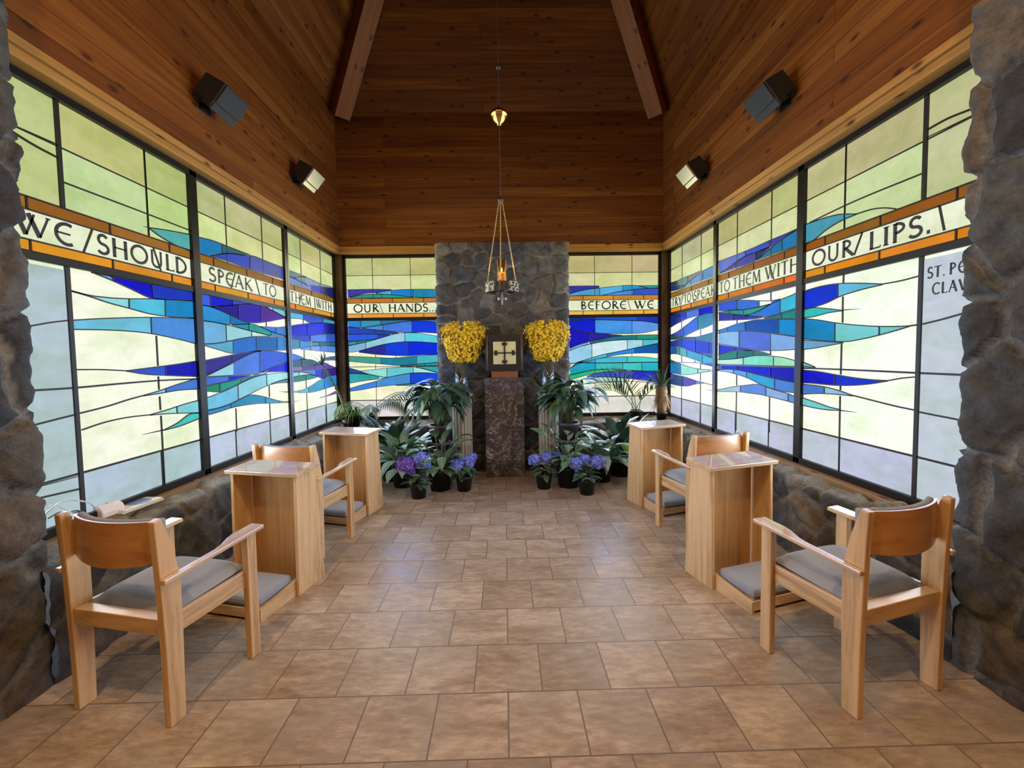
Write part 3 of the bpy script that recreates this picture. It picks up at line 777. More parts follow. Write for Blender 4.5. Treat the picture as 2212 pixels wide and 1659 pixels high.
for t, b, c, k in (
    ([(540, 190), (670, 215), (905, 260), (1165, 312)], [(560, 195), (670, 240), (780, 290), (905, 345), (1000, 350), (1168, 360)], [668, 908], [(110, 170, 225), (14, 18, 214), (28, 56, 206)]),
    ([(415, 298), (520, 325), (640, 340), (760, 347), (905, 347), (1000, 352), (1168, 362)], [(415, 300), (520, 330), (640, 370), (760, 402), (905, 440), (980, 450), (1170, 462)], [765, 982], [(150, 220, 235), (84, 192, 226), (24, 138, 210)]),
    ([(430, 475), (600, 465), (760, 460), (915, 458), (1170, 465)], [(435, 530), (600, 532), (760, 540), (900, 555), (1000, 575), (1100, 598), (1175, 618)], [898], [(112, 192, 226), (76, 142, 222)]),
    ([(750, 777), (900, 758), (1000, 745), (1100, 730), (1185, 716)], [(750, 779), (860, 797), (1000, 805), (1190, 812)], [985], [(52, 88, 212), (26, 26, 182)]),
    ([(850, 925), (950, 895), (1050, 860), (1185, 818)], [(850, 927), (950, 912), (1050, 895), (1192, 885)], [985], [(140, 200, 230), (70, 122, 216)]),
    ([(890, 1040), (1000, 1008), (1100, 975), (1195, 950)], [(890, 1042), (1000, 1033), (1100, 1030), (1200, 1027)], [1052], [(170, 226, 216), (130, 206, 216)]),
    ([(975, 1130), (1060, 1085), (1130, 1035), (1195, 1030)], [(975, 1132), (1060, 1110), (1202, 1055)], [], [(72, 196, 196)])): g.band('LF', t, b, c, k)
g.band('LE', [(1060, 1200), (1200, 1220), (1368, 1252)], [(1060, 1203), (1130, 1255), (1220, 1310), (1368, 1372)], [], [(84, 168, 166)])
g.line('LE', [(1025, 1192), (1065, 1200)], .010, 1)
write(g, 'WE', *U('LE', (95, 1250), (520, 1290)), ZBASE, CAPH); write(g, 'SHOULD', *U('LE', (690, 1370), (1335, 1500)), ZBASE, CAPH)
for a, b in (((655, 1215), (595, 1375)), ((1095, 1345), (1150, 1510))): g.ribbon(g.lead, G_('LE', a, b), .009, 0, .007)
finish_window(g, 1, 1.50, 3.212, 'art-glass window on the left wall, nearest pane set, lettered WE SHOULD')

# ===== left wall, middle (SPEAK TO)
g = panel('L', 2, 3.278, 4.536, [3.633, 4.163], U('LA', (305, 1030), (668, 1150), (953, 1260)), U('LA', (322, 1320), (682, 1400), (965, 1470)), white=(250, 253, 236))
g.band('LA', [(115, 760), (280, 800), (440, 860), (610, 925), (690, 955)], [(125, 930), (270, 970), (400, 945), (520, 945), (610, 960), (690, 975)], [395], [(28, 122, 186), (48, 100, 106)])
g.band('LA', [(270, 970), (400, 945), (520, 945), (610, 960), (690, 962), (740, 972), (835, 1010), (1070, 1100)], [(270, 973), (440, 1022), (700, 1117), (1070, 1224)], [700], [(52, 72, 184), (74, 82, 168)])
for t, b, c, k in (
    ([(48, 70), (160, 92), (410, 143), (620, 182)], [(55, 192), (170, 212), (300, 207), (410, 197), (520, 185), (620, 184)], [165, 410], [(52, 98, 236), (14, 20, 208), (52, 78, 216)]),
    ([(170, 212), (300, 207), (410, 197), (520, 187), (640, 187), (760, 215), (870, 270), (990, 335)], [(170, 213), (290, 260), (420, 320), (520, 365), (620, 390), (760, 380), (900, 355), (990, 338)], [478, 718], [(36, 20, 154), (52, 40, 184), (90, 46, 164)]),
    ([(55, 195), (170, 215), (290, 262), (420, 322), (520, 367), (600, 392)], [(65, 362), (200, 380), (330, 405), (400, 405), (500, 405), (600, 398)], [385], [(42, 144, 216), (26, 114, 204)]),
    ([(760, 212), (850, 225), (990, 262)], [(760, 214), (850, 258), (990, 334)], [845], [(236, 246, 236), (124, 206, 226)]),
    ([(65, 365), (200, 382), (330, 407), (480, 445), (615, 480), (815, 530)], [(78, 615), (200, 612), (330, 592), (480, 562), (615, 540), (815, 532)], [338, 615], [(112, 178, 226), (162, 216, 234), (216, 242, 236)]),
    ([(400, 407), (500, 405), (585, 400), (640, 405), (700, 428), (830, 485), (990, 535)], [(400, 409), (480, 443), (615, 480), (720, 505), (820, 528), (990, 540)], [585, 828], [(34, 142, 176), (34, 156, 152), (52, 142, 172)]),
    ([(700, 428), (780, 432), (880, 438), (990, 430)], [(700, 430), (830, 485), (990, 532)], [880], [(60, 112, 230), (72, 122, 226)]),
    ([(78, 622), (200, 618), (330, 598), (480, 566), (615, 545), (780, 540), (990, 548)], [(82, 630), (250, 680), (415, 722), (560, 705), (700, 690), (850, 690), (990, 685)], [415, 668, 895], [(92, 172, 212), (42, 112, 216), (28, 104, 184), (62, 132, 212)]),
    ([(88, 802), (250, 768), (410, 735), (560, 710), (690, 692), (720, 692)], [(98, 972), (200, 925), (300, 875), (410, 820), (520, 760), (620, 715), (720, 694)], [408], [(56, 50, 144), (46, 46, 152)]),
    ([(100, 974), (200, 927), (300, 877), (418, 822)], [(100, 977), (200, 970), (300, 965), (418, 958)], [], [(152, 212, 232)]),
    ([(418, 822), (520, 762), (620, 717), (700, 697), (780, 692), (900, 700), (1005, 722)], [(418, 956), (560, 950), (690, 940), (720, 925), (850, 870), (1005, 813)], [705], [(78, 124, 222), (58, 94, 216)]),
    ([(720, 925), (850, 872), (1005, 816)], [(720, 930), (800, 925), (1005, 918)], [800], [(62, 112, 222), (26, 32, 204)]),
    ([(100, 985), (300, 970), (480, 962), (600, 957)], [(104, 1077), (200, 1055), (300, 1035), (380, 1018), (480, 995), (600, 963)], [368], [(72, 112, 226), (20, 30, 216)]),
    ([(106, 1084), (250, 1050), (380, 1022), (500, 1000), (620, 965), (760, 940), (780, 938)], [(108, 1130), (200, 1138), (270, 1140), (380, 1095), (500, 1040), (620, 985), (720, 955), (780, 940)], [268, 500], [(26, 138, 96), (32, 152, 126), (48, 128, 126)]),
    ([(114, 1207), (200, 1175), (290, 1142), (400, 1095), (500, 1042), (620, 987), (780, 950), (880, 935), (1005, 925)], [(120, 1337), (260, 1310), (400, 1260), (500, 1210), (620, 1150), (720, 1100), (820, 1058), (900, 1025), (1010, 996)], [468, 780], [(112, 192, 226), (142, 206, 230), (166, 226, 226)]),
    ([(820, 1056), (900, 1025), (1025, 993)], [(820, 1058), (900, 1045), (1025, 1038)], [], [(96, 138, 142)]),
    ([(124, 1347), (260, 1315), (400, 1265), (500, 1215), (590, 1172), (700, 1180), (820, 1210), (920, 1238), (1035, 1247)], [(126, 1392), (260, 1355), (400, 1310), (560, 1280), (700, 1265), (850, 1262), (1035, 1250)], [388, 768, 920], [(46, 142, 206), (42, 138, 182), (62, 152, 192), (72, 152, 192)])): g.band('LB', t, b, c, k)
for a, b in (((445, 1318), (455, 1570)), ((813, 1262), (822, 1460)), ((806, 1064), (810, 1196)), ((775, 380), (776, 426)), ((806, 1064), (810, 1190))): g.line('LB', [a, b])
g.line('LB', [(920, 1135), (1025, 1140)], .012, 1)
write(g, 'SPEAK', *U('LA', (248, 1200), (722, 1350)), ZBASE, CAPH); write(g, 'TO', *U('LA', (845, 1380), (985, 1420)), ZBASE, CAPH)
for a, b in (((540, 1150), (495, 1320)), ((760, 1222), (805, 1392))): g.ribbon(g.lead, G_('LA', a, b), .008, 0, .007)
finish_window(g, 2, 3.278, 4.536, 'art-glass window on the left wall, middle pane set, lettered SPEAK TO')

# ===== left wall, far (THEM WITH)
g = panel('L', 3, 4.608, 5.828, [4.934, 5.453], U('LC', (285, 1110), (580, 1220)), U('LC', (300, 1440), (600, 1520), (905, 1590)), white=(250, 250, 234))
for t, b, c, k in (
    ([(140, 803), (400, 900), (475, 932)], [(145, 910), (250, 945), (400, 930), (475, 938)], [], [(98, 118, 142)]),
    ([(145, 912), (250, 947), (400, 1022), (482, 1062)], [(150, 1030), (300, 1080), (400, 1108), (482, 1135)], [], [(96, 128, 206)]),
    ([(258, 946), (400, 930), (480, 940)], [(258, 949), (400, 1024), (480, 1060)], [], [(102, 132, 146)]),
    ([(482, 935), (710, 1040), (945, 1120)], [(482, 1075), (600, 1085), (710, 1095), (945, 1132)], [712], [(112, 142, 206), (126, 156, 190)]),
    ([(482, 1078), (600, 1088), (710, 1098), (945, 1135)], [(482, 1137), (600, 1182), (800, 1245), (945, 1287)], [570, 740], [(122, 118, 206), (36, 32, 192), (30, 36, 104)])): g.band('LC', t, b, c, k)
for t, b, c, k in (
    ([(118, 128), (300, 165), (540, 210), (700, 248)], [(122, 205), (200, 210), (300, 222), (380, 265), (450, 262), (540, 262), (700, 282)], [300, 535], [(92, 192, 236), (62, 92, 202), (72, 160, 190)]),
    ([(126, 300), (250, 280), (380, 266), (460, 262), (545, 263), (700, 287)], [(132, 418), (250, 415), (400, 410), (500, 400), (700, 388)], [350, 560], [(16, 22, 204), (14, 24, 218), (16, 26, 124)]),
    ([(132, 422), (250, 417), (400, 412), (500, 402), (700, 392)], [(136, 447), (250, 462), (330, 480), (400, 490), (540, 490), (700, 492)], [385, 580], [(36, 58, 202), (82, 132, 230), (56, 92, 202)]),
    ([(137, 450), (250, 465), (330, 482), (400, 505)], [(138, 577), (220, 572), (300, 560), (400, 537)], [258], [(72, 142, 166), (66, 142, 216)]),
    ([(400, 492), (540, 492), (700, 495)], [(405, 538), (540, 535), (700, 535)], [490], [(82, 142, 162), (36, 108, 116)]),
    ([(270, 575), (400, 542), (540, 538), (700, 540)], [(270, 577), (400, 590), (540, 605), (700, 616)], [385, 500], [(122, 166, 236), (132, 166, 236), (92, 132, 216)]),
    ([(142, 628), (200, 640), (270, 668), (330, 695)], [(144, 710), (230, 702), (330, 697)], [], [(72, 122, 222)]),
    ([(145, 715), (230, 705), (330, 697), (400, 705), (450, 725), (480, 750)], [(146, 787), (280, 780), (400, 770), (480, 755)], [285], [(66, 92, 122), (76, 108, 126)]),
    ([(480, 735), (540, 690), (620, 668), (702, 661)], [(480, 745), (560, 712), (620, 707), (702, 710)], [], [(72, 112, 142)]),
    ([(146, 790), (280, 783), (400, 773), (490, 748), (540, 735), (620, 770), (702, 802)], [(148, 842), (300, 830), (440, 818), (560, 815), (702, 808)], [290, 440], [(132, 116, 162), (92, 72, 142), (92, 62, 172)]),
    ([(440, 822), (560, 816), (706, 810)], [(440, 890), (490, 915), (520, 928), (590, 902), (706, 878)], [530], [(32, 40, 194), (52, 36, 124)]),
    ([(150, 848), (250, 838), (330, 832), (440, 822)], [(150, 852), (250, 848), (340, 860), (440, 892)], [], [(82, 132, 222)]),
    ([(152, 856), (250, 850), (340, 862), (430, 888)], [(152, 913), (250, 895), (340, 882), (430, 889)], [250], [(152, 212, 226), (192, 236, 230)]),
    ([(154, 916), (250, 897), (340, 883), (430, 889), (470, 905)], [(157, 972), (250, 962), (340, 945), (420, 925), (470, 907)], [335], [(42, 132, 102), (46, 142, 112)]),
    ([(170, 1085), (300, 1060), (400, 1010), (500, 945), (600, 905), (706, 876)], [(170, 1088), (300, 1098), (400, 1092), (500, 1068), (600, 1035), (708, 1003)], [248, 360, 550], [(122, 212, 222), (92, 192, 212), (52, 152, 196), (32, 132, 202)]),
    ([(500, 1155), (580, 1130), (705, 1070)], [(500, 1158), (580, 1140), (705, 1102)], [], [(112, 112, 152)])): g.band('LD', t, b, c, k)
for a, b in (((310, 585), (313, 690)), ((550, 610), (551, 665)), ((335, 940), (338, 1048)), ((342, 1100), (350, 1300)), ((570, 1045), (575, 1240)), ((350, 1300), (357, 1545)), ((576, 1240), (583, 1450)), ((300, 222), (300, 274))): g.line('LD', [a, b], .008)
g.line('LD', [(20, 1085), (140, 1090)], .010, 1); g.line('LD', [(160, 1208), (268, 1190)], .012, -1)
write(g, 'THEM', *U('LC', (200, 1300), (560, 1400)), ZBASE, CAPH); write(g, 'WITH', *U('LC', (650, 1420), (915, 1490)), ZBASE, CAPH)
for a, b in (((395, 1215), (360, 1410)), ((620, 1285), (635, 1475))): g.ribbon(g.lead, G_('LC', a, b), .007, 0, .007)
finish_window(g, 3, 4.608, 5.828, 'art-glass window on the left wall, farthest pane set, lettered THEM WITH')

# ===== back wall, left of the hearth pillar (OUR HANDS...)
CREAM = (250, 244, 214)
g = panel('B', 4, -2.192, -.905, [-1.825, -1.298], U('B1', (255, 540), (530, 540), (808, 540)), U('B1', (260, 680), (538, 680), (812, 680)), (196, 190, 128), (214, 220, 160), CREAM, (222, 220, 214), (196, 122, 50), (232, 158, 66))
for t, b, c, k in (
    ([(128, 440), (300, 436), (440, 436), (520, 438)], [(134, 512), (200, 492), (300, 472), (380, 465), (520, 445)], [], [(62, 62, 172)]),
    ([(380, 470), (450, 455), (520, 446), (620, 438), (720, 436), (935, 436)], [(380, 472), (450, 480), (520, 485), (600, 492), (720, 505), (935, 508)], [522, 715], [(72, 172, 216), (28, 128, 206), (34, 134, 178)]),
    ([(150, 510), (230, 490), (320, 480), (440, 480), (560, 488), (720, 508)], [(150, 513), (440, 513), (720, 512)], [435], [(42, 142, 132), (48, 152, 118)]),
    ([(130, 712), (420, 712), (700, 712)], [(136, 770), (240, 780), (330, 768), (440, 752), (560, 735), (700, 717)], [248, 425], [(42, 132, 216), (52, 152, 190), (42, 122, 172)]),
    ([(700, 712), (945, 710)], [(700, 718), (800, 720), (945, 735)], [], [(62, 112, 190)]),
    ([(260, 782), (350, 768), (440, 755), (560, 738), (700, 720), (800, 722), (945, 738)], [(260, 785), (350, 795), (440, 805), (580, 818), (700, 822), (800, 822), (945, 830)], [445, 705], [(86, 138, 226), (72, 122, 230), (20, 62, 228)]),
    ([(134, 775), (240, 785), (350, 798), (440, 808), (590, 825)], [(136, 838), (250, 838), (370, 836), (460, 842), (590, 828)], [370], [(42, 72, 182), (36, 78, 168)]),
    ([(137, 840), (370, 838), (510, 845)], [(138, 902), (250, 895), (380, 880), (510, 848)], [402], [(46, 92, 226), (52, 62, 192)]),
    ([(138, 906), (250, 897), (390, 880)], [(139, 937), (210, 925), (290, 908), (390, 883)], [210], [(62, 152, 152), (42, 138, 126)]),
    ([(139, 942), (290, 910), (400, 880), (500, 850), (570, 832), (640, 825), (760, 828), (850, 840), (950, 858)], [(140, 1000), (200, 995), (300, 968), (400, 940), (500, 920), (640, 905), (760, 905), (950, 918)], [292, 642], [(132, 182, 230), (152, 206, 230), (92, 206, 226)]),
    ([(230, 990), (300, 970), (400, 943), (500, 922), (640, 908), (760, 908), (950, 920)], [(230, 1000), (380, 1018), (480, 1025), (670, 1030), (800, 1022), (950, 1018)], [465, 675], [(46, 42, 154), (20, 62, 218), (12, 42, 220)]),
    ([(140, 1035), (380, 1045), (560, 1050), (670, 1038), (800, 1028), (950, 1020)], [(141, 1080), (300, 1095), (430, 1105), (600, 1118), (745, 1105), (950, 1088)], [430, 748], [(78, 162, 152), (32, 132, 162), (72, 182, 206)]),
    ([(600, 1120), (745, 1108), (950, 1090)], [(600, 1124), (820, 1120), (950, 1118)], [820], [(52, 142, 162), (46, 148, 142)]),
    ([(740, 1128), (950, 1124)], [(740, 1132), (830, 1150), (950, 1186)], [], [(52, 162, 182)]),
    ([(240, 1168), (380, 1152), (480, 1142), (600, 1135), (740, 1135), (830, 1155), (950, 1190)], [(240, 1170), (320, 1195), (400, 1212), (480, 1222), (600, 1200), (700, 1185), (830, 1182), (950, 1192)], [482, 718], [(152, 226, 226), (112, 206, 226), (166, 236, 236)]),
    ([(142, 1138), (240, 1168), (310, 1195)], [(143, 1186), (240, 1190), (310, 1197)], [], [(42, 72, 162)]),
    ([(144, 1190), (310, 1198), (400, 1214), (480, 1224)], [(146, 1277), (300, 1252), (400, 1240), (480, 1228)], [405], [(52, 166, 176), (132, 226, 220)]),
    ([(146, 1324), (260, 1290), (385, 1258), (480, 1228), (600, 1203), (690, 1188), (830, 1185), (950, 1192)], [(148, 1350), (260, 1335), (385, 1312), (480, 1300), (600, 1288), (690, 1280), (950, 1290)], [388, 690], [(66, 128, 230), (76, 146, 230), (20, 72, 228)]),
    ([(560, 1293), (690, 1284), (950, 1291)], [(560, 1296), (690, 1298), (950, 1300)], [], [(82, 142, 152)])): g.band('B1', t, b, c, k)
g.line('B1', [(141, 1132), (600, 1128), (950, 1122)], .012)
for a, b in (((380, 1020), (380, 1046)), ((380, 1106), (380, 1150)), ((386, 1312), (388, 1570)), ((560, 1030), (560, 1050)), ((715, 1300), (715, 1570))): g.line('B1', [a, b], .008)
write(g, 'OUR', *U('B1', (183, 620), (412, 620)), ZBASE, CAPH); write(g, 'HANDS...', *U('B1', (495, 620), (925, 620)), ZBASE, CAPH, .07)
for a, b in (((413, 560), (447, 652)), ((740, 558), (740, 652))): g.ribbon(g.lead, G_('B1', a, b), .007, 0, .007)
finish_window(g, 4, -2.192, -.905, 'art-glass window on the back wall left of the stone pillar, lettered OUR HANDS')

# ===== back wall, right of the hearth pillar (BEFORE WE)
g = panel('B', 5, .905, 2.182, [1.282, 1.810], U('B2', (205, 510), (475, 510), (748, 510)), U('B2', (205, 650), (475, 650), (748, 650)), (196, 184, 128), (212, 212, 160), CREAM, (224, 220, 212), (206, 140, 52), (240, 178, 76))
for t, b, c, k in (
    ([(75, 408), (200, 406), (350, 405)], [(77, 476), (150, 455), (250, 435), (350, 425)], [], [(52, 58, 168)]),
    ([(77, 480), (150, 458), (250, 437), (350, 425), (480, 410), (700, 404), (790, 425)], [(78, 495), (240, 490), (385, 488), (480, 465), (600, 445), (700, 432), (790, 427)], [352, 560], [(82, 162, 222), (86, 172, 226), (42, 152, 206)]),
    ([(700, 404), (880, 401)], [(700, 407), (790, 425), (880, 422)], [], [(42, 152, 152)]),
    ([(385, 488), (480, 467), (600, 448), (700, 435), (880, 426)], [(385, 490), (600, 488), (880, 485)], [655], [(82, 142, 226), (52, 88, 216)]),
    ([(78, 686), (310, 684), (880, 674)], [(79, 716), (200, 710), (310, 708), (640, 715), (700, 715), (880, 739)], [310, 692], [(20, 42, 164), (32, 82, 202), (32, 52, 192)]),
    ([(79, 721), (200, 712), (310, 710), (640, 718), (750, 722), (880, 742)], [(80, 780), (160, 800), (250, 818), (310, 825), (450, 832), (640, 832), (750, 825), (880, 798)], [312, 642], [(16, 32, 218), (70, 150, 232), (92, 152, 230)]),
    ([(80, 784), (160, 805), (250, 822), (310, 828), (450, 838), (560, 848)], [(81, 962), (160, 930), (250, 905), (370, 880), (450, 862), (560, 850)], [258, 450], [(26, 20, 184), (42, 36, 168), (42, 62, 182)]),
    ([(260, 905), (370, 882), (450, 864), (560, 850), (680, 845), (880, 842)], [(260, 925), (370, 905), (480, 893), (600, 885), (740, 885), (880, 882)], [375, 685], [(42, 112, 132), (32, 118, 132), (36, 148, 126)]),
    ([(81, 967), (160, 935), (255, 908)], [(82, 982), (160, 955), (255, 925)], [], [(122, 176, 230)]),
    ([(82, 986), (160, 955), (280, 925), (370, 907), (480, 895), (600, 888), (740, 887), (880, 884)], [(84, 1112), (150, 1090), (280, 1050), (380, 1020), (480, 1000), (600, 975), (740, 945), (880, 918)], [283, 600, 740], [(152, 206, 236), (206, 232, 240), (166, 216, 236), (92, 196, 230)]),
    ([(150, 1095), (280, 1052), (380, 1022), (480, 1002), (600, 977), (740, 948), (880, 923)], [(150, 1100), (280, 1068), (420, 1040), (520, 1022), (640, 1010), (760, 1006), (880, 1008)], [420, 668], [(72, 192, 226), (42, 132, 216), (20, 92, 182)]),
    ([(85, 1142), (200, 1090), (280, 1068), (420, 1045), (600, 1038), (750, 1042), (880, 1057)], [(85, 1147), (150, 1098), (310, 1095), (600, 1092), (880, 1088)], [315, 600], [(52, 152, 192), (72, 186, 216), (72, 206, 206)]),
    ([(85, 1147), (130, 1105), (310, 1098), (600, 1094), (880, 1090)], [(87, 1202), (200, 1175), (310, 1155), (450, 1150), (600, 1158), (730, 1165), (880, 1168)], [315, 560, 730], [(32, 162, 196), (62, 186, 186), (72, 202, 206), (42, 182, 212)]),
    ([(87, 1206), (200, 1178), (310, 1158), (450, 1153), (600, 1160)], [(90, 1247), (200, 1215), (310, 1190), (450, 1170), (600, 1163)], [310], [(32, 190, 122), (52, 192, 132)]),
    ([(240, 1215), (310, 1193), (450, 1172), (600, 1165), (730, 1168), (882, 1170)], [(240, 1230), (350, 1218), (480, 1222), (600, 1232), (730, 1250), (882, 1272)], [645], [(62, 82, 218), (42, 52, 204)]),
    ([(220, 1240), (350, 1222), (480, 1225), (600, 1238)], [(220, 1280), (350, 1262), (480, 1262), (600, 1260)], [], [(192, 240, 236)])): g.band('B2', t, b, c, k)
g.line('B2', [(84, 1098), (880, 1087)], .012); g.line('B2', [(90, 1300), (220, 1283), (480, 1265), (700, 1262), (882, 1278)])
for a, b in (((643, 1265), (645, 1535)), ((315, 1275), (315, 1535)), ((642, 1010), (642, 1040))): g.line('B2', [a, b], .008)
write(g, 'BEFORE', *U('B2', (185, 590), (592, 585)), ZBASE, CAPH); write(g, 'WE', *U('B2', (665, 580), (840, 580)), ZBASE, CAPH)
for a, b in (((330, 535), (328, 628)), ((605, 530), (630, 620))): g.ribbon(g.lead, G_('B2', a, b), .007, 0, .007)
finish_window(g, 5, .905, 2.182, 'art-glass window on the back wall right of the stone pillar, lettered BEFORE WE')

# ===== right wall, far (TRY TO SPEAK)
RLOW = (190, 200, 224)
g = panel('R', 6, 4.592, 5.822, [4.926, 5.455], U('RA', (420, 1190), (712, 1090)), U('RA', (245, 1540), (420, 1490), (708, 1410)), (190, 188, 138), (214, 217, 166), (254, 254, 248), RLOW)
for t, b, c, k in (
    ([(68, 1118), (180, 1080), (270, 1035), (370, 995), (470, 955), (610, 895)], [(72, 1255), (180, 1230), (280, 1200), (370, 1110), (470, 1025), (610, 910)], [190, 365], [(36, 62, 82), (86, 132, 136), (108, 112, 118)]),
    ([(72, 1200), (250, 1140), (330, 1150)], [(76, 1258), (230, 1215), (330, 1160)], [], [(36, 52, 122)]),
    ([(280, 1200), (350, 1130), (420, 1070), (500, 1005), (620, 915), (700, 870), (845, 802)], [(280, 1203), (410, 1150), (620, 1070), (845, 993)], [410, 620], [(72, 162, 226), (82, 128, 206), (52, 128, 202)])): g.band('RA', t, b, c, k)
for t, b, c, k in (
    ([(104, 222), (300, 195), (480, 158), (695, 112)], [(106, 405), (180, 360), (250, 325), (320, 290), (400, 265), (480, 245), (560, 220), (695, 210)], [238, 318, 482], [(26, 42, 124), (42, 62, 202), (78, 118, 226), (14, 20, 218)]),
    ([(130, 490), (200, 455), (270, 405), (350, 345), (420, 290), (480, 248), (560, 222), (695, 212)], [(130, 492), (200, 505), (280, 515), (360, 480), (460, 432), (560, 400), (695, 333)], [278, 465], [(62, 72, 202), (42, 98, 218), (46, 132, 172)]),
    ([(106, 490), (200, 510), (280, 518), (360, 522), (440, 520), (560, 490), (695, 453)], [(107, 557), (250, 552), (350, 548), (430, 552), (560, 570), (695, 590)], [430], [(36, 78, 92), (52, 122, 152)]),
    ([(107, 582), (200, 560), (350, 552), (430, 556), (560, 575), (695, 597)], [(107, 635), (200, 635), (270, 655), (350, 690), (430, 715), (560, 735), (695, 740)], [255, 428, 602], [(42, 52, 164), (20, 52, 222), (16, 48, 208), (36, 62, 202)]),
    ([(107, 637), (200, 640), (270, 660), (350, 695), (430, 718), (520, 738), (600, 770), (695, 807)], [(107, 740), (200, 740), (270, 762), (350, 785), (450, 820), (520, 845), (695, 856)], [190, 232, 322, 522], [(32, 92, 172), (92, 132, 152), (72, 182, 186), (52, 162, 206), (62, 178, 226)]),
    ([(450, 722), (540, 738), (695, 745)], [(450, 727), (540, 752), (600, 770), (695, 802)], [540], [(62, 112, 122), (36, 122, 102)]),
    ([(500, 862), (600, 865), (695, 868)], [(500, 865), (600, 885), (695, 906)], [], [(52, 92, 202)]),
    ([(107, 810), (180, 840), (260, 870), (360, 905), (470, 930), (600, 940), (695, 942)], [(108, 985), (180, 990), (260, 1005), (360, 1002), (470, 985), (600, 965), (695, 948)], [245, 465, 608], [(42, 122, 182), (152, 230, 206), (162, 230, 220), (246, 250, 240)]),
    ([(108, 990), (200, 1010), (270, 1025), (350, 1050), (430, 1078), (550, 1110)], [(108, 1117), (200, 1140), (290, 1150), (360, 1145), (430, 1125), (550, 1112)], [272, 433], [(56, 82, 142), (98, 92, 192), (132, 142, 226)])): g.band('RB', t, b, c, k)
g.line('RB', [(107, 845), (400, 850), (695, 862)], .012); g.line('RB', [(550, 1110), (620, 1130), (695, 1140)]); g.line('RB', [(560, 1195), (695, 1207)], .012, 1)
for a, b in (((255, 325), (255, 408)), ((255, 760), (255, 848)), ((255, 1150), (255, 1540)), ((500, 428), (500, 506)), ((497, 868), (497, 930)), ((497, 985), (497, 1090)), ((497, 1120), (497, 1620)), ((425, 820), (425, 850))): g.line('RB', [a, b], .008)
write(g, 'TRY', *U('RA', (95, 1440), (262, 1400)), ZBASE, CAPH); write(g, 'TO', *U('RA', (302, 1400), (422, 1370)), ZBASE, CAPH); write(g, 'SPEAK', *U('RA', (470, 1350), (838, 1240)), ZBASE, CAPH)
for a, b in (((290, 1300), (250, 1490)), ((435, 1262), (470, 1440))): g.ribbon(g.lead, G_('RA', a, b), .007, 0, .007)
finish_window(g, 6, 4.592, 5.822, 'art-glass window on the right wall, farthest pane set, lettered TRY TO SPEAK')

# ===== right wall, middle (TO THEM WITH)
g = panel('R', 7, 3.278, 4.534, [3.630, 4.163], U('RC', (170, 1180), (442, 1080), (778, 960)), U('RC', (170, 1380), (438, 1320), (775, 1230)), (186, 184, 130), (212, 217, 164), (254, 254, 244), RLOW, a2=(226, 118, 30))
for t, b, c, k in (
    ([(65, 1030), (250, 960), (450, 880), (640, 795), (800, 730), (960, 658)], [(72, 1168), (150, 1110), (250, 1040), (360, 970), (480, 925), (620, 870), (740, 795), (850, 725), (960, 662)], [358, 622], [(86, 108, 202), (52, 82, 198), (56, 66, 182)]),
    ([(90, 1155), (170, 1100), (250, 1042), (360, 972), (480, 927), (620, 873)], [(90, 1160), (250, 1100), (470, 1020), (540, 965), (620, 875)], [250, 470], [(62, 52, 192), (62, 62, 172), (36, 46, 102)]),
    ([(480, 1012), (560, 950), (660, 860), (755, 795), (850, 728), (960, 666)], [(480, 1017), (600, 970), (755, 915), (960, 845)], [757], [(26, 114, 182), (32, 122, 182)])): g.band('RC', t, b, c, k)
